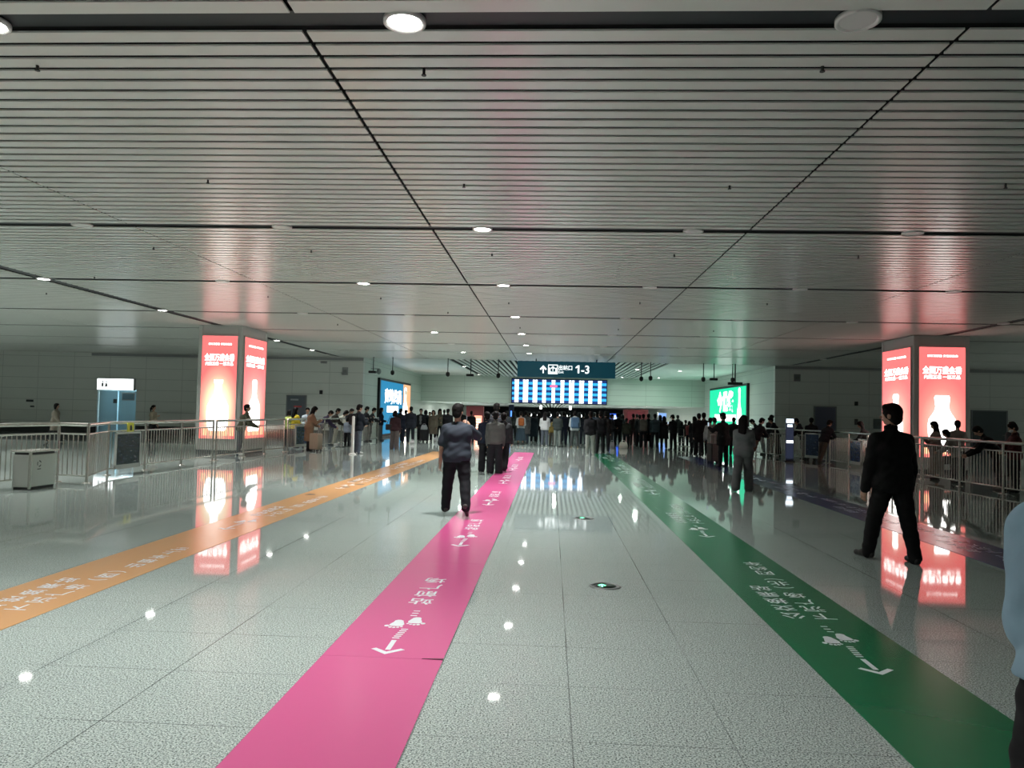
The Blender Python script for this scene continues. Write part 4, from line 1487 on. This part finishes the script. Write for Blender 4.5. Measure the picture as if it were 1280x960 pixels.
def person(px, Y, H, face, label, top, bot, hair='short', pose='stand', shoes=(.02, .02, .02), x=None, group=None, hcol=None, skin=None, key=None, **kw):
    p = dict(POSES[pose])
    p.update(kw)
    if p.get('rail'):
        Y = by_rail(px, p['rail'][0], p['rail'][1])
    J = skeleton(p)
    J['fat'] = p.get('fat', 1.0)
    J['curl'] = p.get('curl', .5)
    h = .0085 if Y < 13 else .0125 if Y < 22 else .0155 if Y < 33 else .020
    hc = h * 1.25
    X = PX(px, Y) if x is None else x
    root = thing('person', label, 'person', (X, Y, 0), -math.radians(face), group)
    near = Y < 18
    link('body', body_mesh(J, H, h, near), M_skin, root)
    if hair:
        hm = M_hair if hcol is None else mat('hair_tone', hcol, .5, noise=.3, nscale=60)
        link('hair', hair_mesh(J, H, h, hair), hm, root)
    o = link(TOPNAME[top[0]], top_mesh(J, H, hc if near else h, top[0], p), cloth(top[1]), root)
    link(BOTNAME[bot[0]], leg_mesh(J, H, hc if near else h, bot[0], p), cloth(bot[1]), root)
    sm = mat('shoe_leather', shoes, .5)
    for nm in 'lr':
        link('shoe', shoe_mesh(J, H, h, nm, p.get('boot', False)), sm, root)
    if near:
        R = J['R']
        for s in (-1, 1):
            c = J['hc'] * H + R @ (V3(s * .0175, .0465, .004) * H)
            MB().sphere(tuple(c), .0068 * H, 12).build('eye', mat('eye_white', (.7, .68, .66), .2), root)
    if p.get('mask'):
        F = Field(J['hc'] * H - .14, J['hc'] * H + .14, h)
        hcx, R = J['hc'] * H, J['R']
        F.ell(hcx + R @ (V3(0, .03, -.026) * H), V3(.036, .032, .03) * H, R, .0)
        link('face_mask', F.mesh('face_mask'), mat('mask_cloth', (.55, .6, .62), .8), root)
    if p.get('shirt'):
        F = Field(J['pel'] * H - .2, J['nb'] * H + .25, h)
        a, b = J['pel'] + J['t'] * .02, J['pel'] + J['t'] * .24
        for q in (-.012, .012):
            F.cap((a + J['fwd'] * .055) * H + J['lat'] * q * H, (b + J['fwd'] * .055) * H + J['lat'] * q * H, .032 * H, .034 * H, .02)
        link('shirt_front', F.mesh('shirt_front'), cloth(p['shirt']), root)
    if p.get('hat'):
        R = J['R']
        hb = MB()
        c = J['hc'] * H
        cap = Field(c - .2 * H, c + .2 * H, h)
        cap.ell(c + R @ (V3(0, -.01, .028) * H), V3(.055, .066, .052) * H, R, .0)
        cap.plane(c + R @ (V3(0, 0, .022) * H), R @ V3(0, 0, -1))
        cap.ell(c + R @ (V3(0, .065, .024) * H), V3(.042, .05, .008) * H, R, .008)
        link('cap', cap.mesh('cap'), cloth(p['hat']), root)
    PEOPLE[key or label] = (root, J, H)
    return root


def held(root_key, name, label, cat, which, off, build):
    """something in a person's hand: top-level, placed at that hand"""
    root, J, H = PEOPLE[root_key]
    wr = (J[which + 'wr'] + J[which + 'fd'] * .05) * H
    c, s = math.cos(root.rotation_euler.z), math.sin(root.rotation_euler.z)
    P = Vector((root.location.x + wr[0] * c - wr[1] * s, root.location.y + wr[0] * s + wr[1] * c, wr[2]))
    t = thing(name, label, cat, P + Vector(off), root.rotation_euler.z)
    build(t, J[which + 'fd'])
    return t


def phone_build(t, d):
    MB().bbox((-.037, -.004, -.02), (.037, .004, .135), .006).build('body', M_black, t)
    MB().box((-.033, -.0065, -.015), (.033, -.0045, .13)).build('screen', glow('phone_screen', (.6, .75, .9), .8), t)


def backpack(key, label, col, w=.30, h=.42, d=.16, up=.17):
    root, J, H = PEOPLE[key]
    c = (J['pel'] + J['t'] * up - J['fwd'] * (.085 + d / 2 / H)) * H
    cz, sz = math.cos(root.rotation_euler.z), math.sin(root.rotation_euler.z)
    t = thing('backpack', label, 'backpack', (root.location.x + c[0] * cz - c[1] * sz, root.location.y + c[0] * sz + c[1] * cz, c[2]), root.rotation_euler.z)
    t.rotation_euler = (-(math.asin(J['t'][1])), 0, root.rotation_euler.z)
    m = cloth(col)
    MB().bbox((-w / 2, -d / 2, -h / 2), (w / 2, d / 2, h / 2), .05).build('main_bag', m, t)
    MB().bbox((-w * .38, -d / 2 - .045, -h * .42), (w * .38, -d / 2 + .01, .02), .03).build('front_pocket', m, t)
    for s in (-1, 1):
        MB().tube((s * w * .32, d / 2, h * .42), (s * w * .36, d / 2 + .16, h * .36), .018, 8).tube((s * w * .36, d / 2 + .16, h * .36), (s * w * .4, d / 2 + .17, -h * .1), .018, 8).build('strap', m, t)
    return t


def suitcase(label, x, y, rz, col, w=.42, d=.26, h=.62, handle=.35):
    t = thing('suitcase', label, 'suitcase', (x, y, 0), rz)
    m = mat('case_shell', col, .4, noise=.1)
    sh = MB().bbox((-w / 2, -d / 2, .07), (w / 2, d / 2, .07 + h), .035)
    for k in range(5):
        sh.bbox((-w / 2 + .04 + k * (w - .08) / 5, -d / 2 - .008, .12), (-w / 2 + .04 + (k + .55) * (w - .08) / 5, -d / 2 + .01, .02 + h), .004)
    sh.build('shell', m, t)
    for sx in (-1, 1):
        for sy in (-1, 1):
            MB().tube((sx * (w / 2 - .06) - .02, sy * (d / 2 - .05), .035), (sx * (w / 2 - .06) + .02, sy * (d / 2 - .05), .035), .034, 12).tube((sx * (w / 2 - .06), sy * (d / 2 - .05), .04), (sx * (w / 2 - .06), sy * (d / 2 - .05), .075), .012, 8).build('wheel', M_rubber, t)
    if handle:
        z = .07 + h
        MB().tube((-.1, d / 2 - .05, z), (-.1, d / 2 - .05, z + handle), .008, 8).tube((.1, d / 2 - .05, z), (.1, d / 2 - .05, z + handle), .008, 8).tube((-.12, d / 2 - .05, z + handle), (.12, d / 2 - .05, z + handle), .014, 8).build('pull_handle', M_alu, t)
    return t


def carrier_bag(label, x, y, z, col, w=.28, h=.3, d=.14, rz=0.0):
    t = thing('carrier_bag', label, 'bag', (x, y, z), rz)
    m = mat('bag_film', col, .5, noise=.12)
    b = MB()
    b.add([(-w / 2, -d / 2, 0), (w / 2, -d / 2, 0), (w / 2, d / 2, 0), (-w / 2, d / 2, 0), (-w * .42, -d * .2, h), (w * .42, -d * .25, h * .96), (w * .4, d * .2, h), (-w * .42, d * .2, h * .97), (-w * .55, -d * .6, h * .4), (w * .55, -d * .6, h * .4), (w * .55, d * .6, h * .4), (-w * .55, d * .6, h * .4)],
          [(0, 3, 2, 1), (0, 1, 9, 8), (1, 2, 10, 9), (2, 3, 11, 10), (3, 0, 8, 11), (8, 9, 5, 4), (9, 10, 6, 5), (10, 11, 7, 6), (11, 8, 4, 7), (4, 5, 6, 7)])
    b.build('pouch', m, t, bevel=.015)
    hd = MB()
    for sy in (-.15, .15):
        pts = [(-w * .25, sy * d, h * .97), (-w * .18, sy * d, h * 1.25), (w * .18, sy * d, h * 1.25), (w * .25, sy * d, h * .97)]
        for a, c in zip(pts[:-1], pts[1:]):
            hd.tube(a, c, .008, 6)
    hd.build('handles', m, t)
    return t

# ------------------------------------------------------------------ everyone in the hall
K, NV, CH, GY, LG = (.012, .013, .016), (.013, .018, .034), (.03, .033, .036), (.10, .105, .11), (.30, .31, .32)
JB, OL, BR, BE, CR = (.045, .06, .085), (.045, .045, .03), (.05, .035, .028), (.30, .24, .17), (.55, .52, .42)
WH = (.62, .63, .62)
wshoe = (.6, .6, .58)

# three nearest
person(571, 11.75, 1.66, -4, 'stocky man in dark blue tee shirt on the pink strip, phone at his ear', ('tee', (.030, .038, .052)), ('trousers', (.010, .011, .014)), 'short', 'call', (.03, .025, .022), key='caller',
       fat=1.16, bw=1.10, la=(-.06, .18, .12, .02), ra=(1.0, .55, 2.65, .62), ll=(.16, .12, .05), rl=(-.14, .13, .40), fr=-.75, turn=-.35, nod=.04, lean=.05, loose=1.45, hem=-.06, curl=.7)
ph = held('caller', 'phone', 'black phone held to the ear of the man in blue tee shirt', 'phone', 'r', (0, 0, -.03), phone_build)
ph.rotation_euler.z -= PI / 2
person(1116, 9.1, 1.82, -14, 'tall man in a black jacket and black trousers striding on the right', ('jacket', (.008, .008, .009)), ('trousers', (.007, .007, .008)), 'short', 'walk', (.008, .008, .008), key='suit',
       la=(.10, .16, .18, .05), ra=(-.06, .14, .22, .05), ll=(.30, .10, .10), rl=(-.17, .10, .06), fr=0, fat=1.08, bw=1.08, turn=.55, nod=.02, loose=1.15, hem=-.085)
person(1312, 2.25, 1.70, 8, 'person in light blue jacket cut off by the right edge of the frame', ('jacket', (.22, .34, .42)), ('wide', (.008, .008, .009)), 'short', 'stand', key='edge', x=1.565, loose=1.3, hem=.005, la=(.14, .0, 1.2, .7), ra=(.1, .1, 1.3, .5), bw=.93, fat=1.0, ll=(.02, .13, .03), rl=(-.02, .09, .03))
person(929, 17.1, 1.64, 24, 'woman with long black hair in loose grey shirt and grey trousers', ('sweater', (.15, .16, .165)), ('wide', (.11, .115, .118)), 'long', 'walk', (.05, .05, .05), key='greywoman',
       la=(.45, .12, .9, .5), ra=(.4, .1, .9, .5), ll=(-.22, .04, .18), rl=(.12, .05, .05), fl=-.3, fr=0, nod=.3, hem=-.14, flare=.015, turn=-.3)

# group of four on the pink strip
person(608, 20.7, 1.60, -6, 'person in a black jacket at the left of the group on the pink strip', ('jacket', NV), ('wide', K), 'short', 'stand', key='pairA', turn=.3)
person(619, 20.2, 1.61, 2, 'person in an olive grey jacket amid the pink strip group', ('jacket', (.085, .09, .085)), ('wide', K), 'short', 'stand', key='pairB', fat=1.05, bw=1.08, loose=1.15)
person(629, 20.8, 1.58, 8, 'person in a black jacket with white shoulder mark right of the pink strip group', ('hoodie', CH), ('wide', K), 'short', 'walk', (.25, .08, .08), key='pairC')
person(620, 22.6, 1.86, 0, 'tall person in a dark padded jacket behind the pink strip group', ('puffer', (.035, .038, .045)), ('trousers', K), 'short', 'stand', key='pairD')

# left side: behind and along the railing
G1 = 'people leaning on the left railing'
person(69, 30, 1.54, 75, 'far person in a pale beige coat walking left of the lift lobby', ('coat', (.33, .29, .24)), ('trousers', CH), 'bob', 'walk')
person(191, 32.5, 1.56, 95, 'far person in a beige top with a shoulder strap right of the lift lobby', ('sweater', (.40, .33, .25)), ('trousers', K), 'pony', 'bagstrap')
person(301, 25.0, 1.70, 78, 'man in an olive jacket leaning on the railing before the left pillar', ('jacket', (.075, .08, .055)), ('jeans', (.05, .065, .085)), 'short', 'lean', wshoe, nod=-.1, lean=.34, rail=('L', -.36))
person(357, 30.9, 1.50, 20, 'small person in a yellow green top beside the yellow jacket', ('tee', (.40, .46, .14)), ('trousers', CH), 'bob', 'stand', x=-10.75)
person(368, 30.2, 1.60, 40, 'long haired person in a bright yellow jacket behind the left railing', ('jacket', (.78, .58, .05)), ('trousers', NV), 'long', 'hold', x=-10.25)
person(386.5, 28.3, 1.68, 62, 'woman in a long tan coat beside the beige suitcase', ('coat', (.215, .135, .085)), ('trousers', K), 'long', 'phone', K, hemz=.22, lean=.2, nod=.75, boot=True)
person(393, 30.45, 1.60, 170, 'person in a pale blue grey top behind the tan coated woman', ('sweater', (.42, .50, .58)), ('trousers', GY), 'short', 'hold', x=-9.83)
person(401, 31.2, 1.64, 80, 'person in a dark purple jacket leaning on the left railing', ('jacket', (.045, .035, .07)), ('trousers', GY), 'short', 'leanlow', rail=('L', -0.36))
person(414.5, 31.9, 1.66, 86, 'man in a dark brown jacket leaning on railing behind white jacket', ('jacket', (.03, .026, .022)), ('jeans', JB), 'short', 'lean', K, rail=('L', -0.36))
person(421, 32.4, 1.66, 84, 'person in a cream white jacket bent over the left railing', ('jacket', (.70, .70, .62)), ('trousers', (.36, .35, .28)), 'bob', 'leanlow', wshoe, rail=('L', -0.4))
person(433, 34.2, 1.66, 110, 'man in a black jacket leaning on railing above grey child', ('jacket', K), ('trousers', CH), 'short', 'lean', wshoe, rail=('L', -0.36))
person(434.5, 32.2, 1.24, 10, 'child in a grey blue top and black trousers by the railing', ('sweater', (.22, .26, .32)), ('trousers', K), 'bob', 'stand')
person(447.5, 27.2, 1.76, 42, 'man in dark navy jacket and blue jeans beside the white post', ('jacket', (.014, .019, .028)), ('jeans', (.085, .11, .14)), 'short', 'phone', wshoe, nod=.3, hem=-.08, loose=1.15, key='navyjeans')
backpack('navyjeans', 'black backpack on the man beside the white post', K)
person(457, 36.6, 1.72, 60, 'man in black looking at a phone left of the blue advert', ('jacket', K), ('jeans', GY), 'short', 'phone')
person(462.5, 38.0, 1.70, 78, 'man in black leaning at the railing end by the blue advert', ('jacket', (.02, .022, .025)), ('trousers', (.06, .06, .065)), 'short', 'lean', K, lean=.25, rail=('L', -0.3))
G2 = 'crowd in front of the blue advert'
person(476, 39.0, 1.68, 80, 'long haired woman in a navy coat before the blue advert edge', ('jacket', (.010, .015, .032)), ('trousers', (.09, .10, .10)), 'long', 'hold', hem=-.1)
person(493.5, 30.9, 1.56, 10, 'woman in a maroon jacket and grey brown wide trousers', ('jacket', (.045, .022, .026)), ('wide', (.13, .115, .11)), 'bob', 'stand', (.35, .3, .27), key='maroon')
person(500, 39, 1.66, 20, 'person in black behind the maroon jacket woman', ('hoodie', K), ('trousers', K), 'short', 'phone')
person(507, 37.8, 1.60, 0, 'person in black left of the tall dark suited man', ('jacket', NV), ('trousers', NV), 'short', 'stand')
person(513.5, 36.8, 1.76, -5, 'tall man in a dark navy suit before the blue advert', ('coat', (.011, .014, .022)), ('trousers', (.010, .012, .018)), 'short', 'stand', hemz=.42)
person(526, 39.2, 1.68, 178, 'man facing us in open black blazer over grey sweater', ('blazer', K), ('trousers', CH), 'short', 'stand', wshoe, shirt=(.17, .18, .185))
person(537, 40.5, 1.52, 170, 'person in black facing us between the suitcase and trench coat', ('jacket', K), ('trousers', CH), 'short', 'stand', wshoe)
person(541.5, 39.6, 1.62, 175, 'person facing us in a beige trench coat', ('coat', (.19, .165, .125)), ('trousers', K), 'bob', 'stand', wshoe, hemz=.24)
person(549.5, 40.8, 1.70, 165, 'long haired woman in an olive beige top by white bag', ('sweater', (.21, .20, .15)), ('trousers', K), 'long', 'phone')
person(559.5, 38.6, 1.70, 15, 'broad person in a black jacket left of blue tee shirt man', ('jacket', K), ('trousers', K), 'short', 'stand', fat=1.15, bw=1.15)
person(577, 41, 1.70, 0, 'person in dark clothes behind the head of the calling man', ('jacket', CH), ('trousers', K), 'short', 'stand')
person(589, 40.5, 1.62, 0, 'dark figure standing against the red kiosk', ('coat', K), ('trousers', K), 'short', 'stand')

# centre: crowd below the departures board
person(633, 37.6, 1.66, 5, 'person in dark jacket right of the pink strip group', ('jacket', (.025, .03, .035)), ('trousers', K), 'bob', 'stand', wshoe)
person(651, 38.6, 1.64, -8, 'woman with orange backpack and long blue skirt on pink strip end', ('sweater', (.50, .53, .55)), ('skirt', (.045, .075, .10)), 'short', 'hold', nod=.35, key='orangepack')
backpack('orangepack', 'rust orange backpack on the woman in a blue skirt', (.33, .10, .03), .30, .40, .15)
person(657, 39.8, 1.68, 10, 'person in a grey coat beside the orange backpack woman', ('coat', (.10, .105, .11)), ('trousers', (.04, .06, .08)), 'short', 'stand')
person(667, 41.5, 1.62, 0, 'person in long black coat left of white hooded top', ('coat', (.012, .02, .03)), ('trousers', K), 'bob', 'stand', wshoe, hemz=.2)
person(673.5, 42, 1.66, -10, 'dark person just left of the white hooded top', ('jacket', K), ('trousers', K), 'long', 'stand')
person(681, 37.3, 1.66, 6, 'long haired woman in a pale grey hooded top and blue jeans', ('hoodie', (.48, .50, .51)), ('jeans', (.085, .10, .125)), 'long', 'hold', wshoe)
person(690, 38.6, 1.34, 0, 'child in a mustard jacket below the departures board', ('jacket', (.22, .17, .05)), ('trousers', (.12, .1, .08)), 'short', 'stand')
person(697, 37.0, 1.66, 4, 'person in a dark green sweater and pale green trousers', ('sweater', (.04, .052, .05)), ('trousers', (.16, .19, .175)), 'short', 'hold', CH)
person(704.5, 39.4, 1.70, -5, 'person in dark navy just left of the blue backpack', ('jacket', (.010, .014, .028)), ('trousers', NV), 'short', 'stand')
person(710.5, 40.6, 1.68, 5, 'dark figure with phone raised left of the blue backpack', ('jacket', K), ('trousers', K), 'short', 'photo')
person(718.5, 36.6, 1.72, -3, 'man in a white hooded top with large blue backpack', ('hoodie', (.42, .46, .48)), ('trousers', (.065, .075, .075)), 'short', 'hold', (.25, .19, .10), key='bluepack', ll=(.05, .10, .05), rl=(-.05, .10, .05))
backpack('bluepack', 'large denim blue backpack worn below the departures board', (.075, .14, .23), .42, .52, .17, .16)
person(729, 39.6, 1.66, 0, 'dark person between blue backpack and pale trousers man', ('jacket', (.016, .02, .03)), ('trousers', (.03, .035, .05)), 'short', 'stand', wshoe)
person(738, 30.6, 1.70, 0, 'man in a black jacket and pale grey green trousers', ('jacket', (.014, .015, .018)), ('trousers', (.30, .335, .31)), 'short', 'hold', wshoe, fat=1.08, loose=1.15, hem=-.09)
person(750.5, 31.6, 1.72, -4, 'man all in black standing on the green strip end', ('jacket', K), ('trousers', K), 'short', 'stand')
person(757, 33.5, 1.74, 6, 'taller man in black behind the man on the green strip end', ('jacket', (.016, .014, .014)), ('trousers', K), 'short', 'stand')
person(764.5, 37.8, 1.62, 85, 'person in black with white paper by the blue lit sign', ('jacket', K), ('trousers', CH), 'short', 'hold', key='paper')
person(772, 38.2, 1.68, -10, 'person in a black jacket with pale hem before blue sign', ('jacket', K), ('trousers', K), 'short', 'hold', hem=-.04)
G3 = 'crowd right of the departures board'
person(783, 38, 1.44, 10, 'short person in an olive jacket before the dim red kiosk', ('jacket', (.035, .04, .028)), ('trousers', K), 'short', 'stand')
person(791.5, 40.4, 1.66, -6, 'person in dark clothes with maroon bag before dim red kiosk', ('jacket', (.03, .02, .02)), ('trousers', (.03, .018, .02)), 'short', 'stand')
person(799.5, 39.2, 1.62, 0, 'dark person left of the grey backpack', ('jacket', K), ('trousers', K), 'short', 'hold')
person(804, 38.0, 1.66, 4, 'person carrying a grey backpack right of the dim red kiosk', ('jacket', CH), ('trousers', K), 'short', 'stand', key='greypack')
backpack('greypack', 'tall grey beige backpack on the person near dim red kiosk', (.13, .125, .11), .36, .56, .16, .15)
person(810.5, 38.4, 1.68, 8, 'person in a long black coat right of the grey backpack', ('coat', (.010, .011, .014)), ('trousers', K), 'short', 'stand', hemz=.2)
person(818.5, 38.0, 1.68, -5, 'slim person in a teal grey jacket before the pale blue panel', ('jacket', (.05, .08, .095)), ('trousers', K), 'short', 'stand')
person(830, 38.2, 1.58, 0, 'long haired woman in black right of the pale blue panel', ('coat', K), ('trousers', K), 'long', 'hold', hemz=.3)
person(841.5, 36.6, 1.66, -35, 'man in black with a peaked cap holding up a phone', ('jacket', K), ('trousers', K), 'short', 'phone', hat=(.01, .01, .011), key='capman')
held('capman', 'phone', 'white phone held by the man in the peaked cap', 'phone', 'r', (0, 0, .02), phone_build)
person(852, 39.4, 1.32, 30, 'child in black beside the luggage trolley', ('jacket', K), ('trousers', CH), 'bob', 'stand')
person(857, 40.8, 1.40, -10, 'child in dark top behind the luggage trolley', ('jacket', (.03, .022, .022)), ('trousers', K), 'short', 'stand')
person(861.5, 39.6, 1.36, 15, 'child in a rose red top beside the luggage trolley', ('sweater', (.25, .07, .075)), ('trousers', K), 'bob', 'stand')
person(868, 33.5, 1.60, -15, 'long haired person in black left of the tall black pair', ('coat', K), ('trousers', K), 'long', 'stand', hemz=.3)
person(873.5, 31, 1.72, 4, 'left one of the tall pair in black near green advert', ('coat', (.010, .010, .012)), ('trousers', K), 'short', 'walk', hemz=.34)
person(879.5, 31.6, 1.76, 10, 'right one of the tall pair in black near green advert', ('jacket', K), ('trousers', K), 'short', 'stand')
person(887.5, 29.4, 1.56, 35, 'woman in a pale grey top with white bag near green advert', ('sweater', (.34, .35, .35)), ('trousers', (.04, .04, .05)), 'short', 'walk', key='palegrey')
person(893, 28.4, 1.58, -20, 'person in a grey beige coat behind the man in long black coat', ('coat', (.20, .20, .185)), ('trousers', CH), 'short', 'stand', hemz=.4)
person(904.5, 25.2, 1.74, -40, 'man in a long black coat holding a phone before green advert', ('coat', (.011, .012, .013)), ('trousers', K), 'short', 'photo', hemz=.4, key='greenman', la=(.9, .1, 1.1, .4), ra=(.8, .15, 1.2, .5), nod=.2)
held('greenman', 'phone', 'phone raised by the man in long black coat before green advert', 'phone', 'l', (0, 0, .02), phone_build)
person(917, 33, 1.60, 10, 'dark person standing in front of the green advert base', ('jacket', (.02, .03, .03)), ('trousers', K), 'short', 'stand')

# right side railing
person(944.5, 28.6, 1.66, 68, 'person in black jacket and brown trousers stepping behind grey shirt woman', ('jacket', K), ('trousers', (.10, .075, .055)), 'short', 'lean', wshoe, rl=(-.35, .05, .5))
person(952, 32.0, 1.68, -75, 'person in black with grey trousers bent over the right railing', ('jacket', K), ('jeans', (.075, .085, .10)), 'short', 'leanlow', rail=('R', 0.42))
person(963, 32.4, 1.74, 60, 'taller person in black at the railing left of the totem', ('jacket', (.015, .015, .017)), ('trousers', (.13, .12, .115)), 'short', 'phone', rail=('R', 0.6))
person(971.5, 31.6, 1.70, -80, 'person in black bent beside the info totem', ('jacket', K), ('trousers', K), 'short', 'lean', wshoe, rail=('R', 0.4))
person(1004, 30.6, 1.68, -72, 'person in a black hooded top leaning left just right of totem', ('hoodie', K), ('jeans', (.05, .055, .06)), 'short', 'lean', rail=('R', 0.38))
person(1014, 32.3, 1.66, 20, 'dark person behind the railing before the purple grey door', ('jacket', (.014, .014, .018)), ('trousers', K), 'short', 'stand', rail=('R', 0.7))
person(1030, 28.6, 1.64, 64, 'man in black jacket and brown trousers leaning on the railing', ('jacket', K), ('trousers', (.07, .06, .048)), 'short', 'lean', K, rl=(-.3, .05, .2), rail=('R', -0.38))
person(1086, 26.0, 1.62, -60, 'person in black leaning left on railing behind suited man', ('jacket', (.014, .013, .013)), ('trousers', K), 'bob', 'lean', rail=('R', 0.38))
person(1162, 22.2, 1.62, -72, 'woman in a long beige dress with headscarf before right pillar', ('coat', (.20, .165, .14)), ('skirt', (.2, .165, .14)), 'long', 'phone', hemz=.1, flare=.03, x=10.85)
person(1195, 21.4, 1.46, -68, 'child in pale top bending over the railing before right pillar', ('sweater', (.24, .22, .20)), ('trousers', CH), 'bob', 'lean', rail=('R', 0.42))
person(1197, 22.8, 1.66, 10, 'man in a pale grey top holding a dark bag by right pillar', ('sweater', (.26, .23, .21)), ('trousers', K), 'short', 'call', key='bagman')
person(1246, 19.9, 1.66, -70, 'man in black bent low over the right railing', ('jacket', (.013, .013, .014)), ('trousers', K), 'short', 'leanlow', (.25, .23, .22), rail=('R', 0.42))
person(1269, 19.6, 1.62, -75, 'masked person in a maroon jacket at the right railing', ('jacket', (.07, .02, .022)), ('trousers', K), 'short', 'phone', mask=True, rail=('R', 0.55))
person(1266, 24, 1.66, -20, 'far dark figure behind the masked person at the right', ('jacket', CH), ('trousers', K), 'short', 'stand')

# deeper rows of the crowd, dark against the passage
back = [(662, 44, 1.64, 'behind the grey coat'), (686, 44.5, 1.68, 'behind the white hooded top'), (701, 45, 1.70, 'behind the dark green sweater'), (724, 44, 1.68, 'right of the blue backpack'),
        (743, 45, 1.70, 'right of the pale trousers man'), (778, 44, 1.62, 'left of the dim red kiosk'), (796, 45, 1.66, 'behind the grey backpack'), (825, 44.5, 1.64, 'behind the teal jacket'),
        (847, 44, 1.66, 'behind the cap wearing man'), (532, 45, 1.62, 'behind the suitcase'), (555, 45, 1.66, 'behind the broad black jacket'), (642, 45, 1.66, 'left of the orange backpack')]
for i, (px, y, h, w) in enumerate(back):
    person(px, y, h, (i * 37) % 40 - 20, 'deep row figure in dark clothes seen ' + w, (['jacket', 'coat', 'hoodie'][i % 3], [K, NV, (.02, .022, .022)][i % 3]), ('trousers', K), ['short', 'bob', 'short', 'long'][i % 4], ['stand', 'hold', 'photo'][i % 3])

# ------------------------------------------------------------------ luggage
suitcase('beige upright suitcase beside the tan coated woman', PX(395.5, 28.0), 28.0, math.radians(-30), (.36, .30, .23), .46, .28, .60, .0)
suitcase('black suitcase beside the man in open blazer', PX(531, 39.0), 38.84, .1, (.012, .012, .014), .5, .3, .55, .0)
suitcase('dark grey suitcase between pale grey woman and long coat man', PX(892, 27.2), 27.0, .5, (.045, .042, .04), .5, .3, .62, .3)
carrier_bag('pale bag resting on the black suitcase', PX(531, 39.0), 38.84, .62, (.35, .38, .4), .3, .24, .16)
carrier_bag('small white bag on the floor at the dark suited man\'s feet', PX(515.5, 36.2), 36.3, 0, (.5, .5, .5), .2, .17, .14)
carrier_bag('white bag on the floor by the olive beige top woman', PX(544.5, 39.5), 39.6, 0, (.75, .78, .8), .18, .3, .14)
carrier_bag('cream white bag on floor right of the green strip end', PX(779.5, 37.2), 37.2, 0, (.72, .70, .62), .38, .30, .2)
carrier_bag('grey cloth bag standing beside the person with white paper', PX(765.5, 37), 37.0, 0, (.25, .26, .27), .2, .3, .14)
carrier_bag('white shopping bag beside the pale grey top woman', PX(884.5, 29), 28.5, 0, (.5, .51, .5), .26, .34, .16)
t = thing('handbag', 'black shoulder bag at the maroon jacket woman\'s left side', 'bag', (PX(487, 30.9), 30.85, .78), .3)
MB().bbox((-.15, -.06, 0), (.15, .06, .24), .025).build('pouch', mat('black_leather', (.012, .012, .013), .45), t)
MB().tube((-.11, 0, .23), (.04, .0, .58), .01, 6).tube((.11, 0, .23), (.07, .0, .58), .01, 6).tube((.04, 0, .58), (.07, 0, .58), .01, 6).build('strap', mat('black_leather', (.012, .012, .013), .45), t)
root, J, H = PEOPLE['paper']
t = thing('paper_sheet', 'white paper sheet held by the person near blue sign', 'paper', (root.location.x - .16, root.location.y - .12, 1.12), .3)
MB().box((-.11, -.004, -.08), (.11, .004, .1)).build('sheet', mat('paper_white', (.75, .77, .78), .6), t)
# luggage trolley
t = thing('luggage_trolley', 'bare metal luggage trolley among the children left of black pair', 'trolley', (PX(855, 38), 38.0, 0), .35)
fr = MB()
for s in (-.24, .24):
    fr.tube((s, -.40, .12), (s, .38, .16), .018, 8).tube((s, .38, .16), (s, .46, .98), .018, 8)
fr.tube((-.24, -.40, .12), (.24, -.40, .12), .018, 8).tube((-.24, .40, .3), (.24, .40, .3), .014, 8).tube((-.24, .43, .62), (.24, .43, .62), .014, 8).tube((-.24, 0, .14), (.24, 0, .14), .014, 8)
fr.build('frame', M_steel, t)
MB().tube((-.30, .46, .98), (.30, .46, .98), .022, 10).build('push_bar', M_rubber, t)
for s in (-.24, .24):
    for y in (-.34, .34):
        MB().tube((s - .02, y, .06), (s + .02, y, .06), .06, 14).tube((s, y, .06), (s, y, .14), .012, 6).build('wheel', M_rubber, t)
root, J, H = PEOPLE['bagman']
t = thing('handbag', 'dark bag hanging from the hand of the pale grey topped man', 'bag', (root.location.x - .29, root.location.y - .02, .40), .2)
MB().bbox((-.13, -.05, 0), (.13, .05, .24), .02).build('pouch', mat('black_leather', (.012, .012, .013), .45), t)
MB().tube((-.07, 0, .23), (0, 0, .38), .009, 6).tube((.07, 0, .23), (0, 0, .38), .009, 6).build('strap', mat('black_leather', (.012, .012, .013), .45), t)
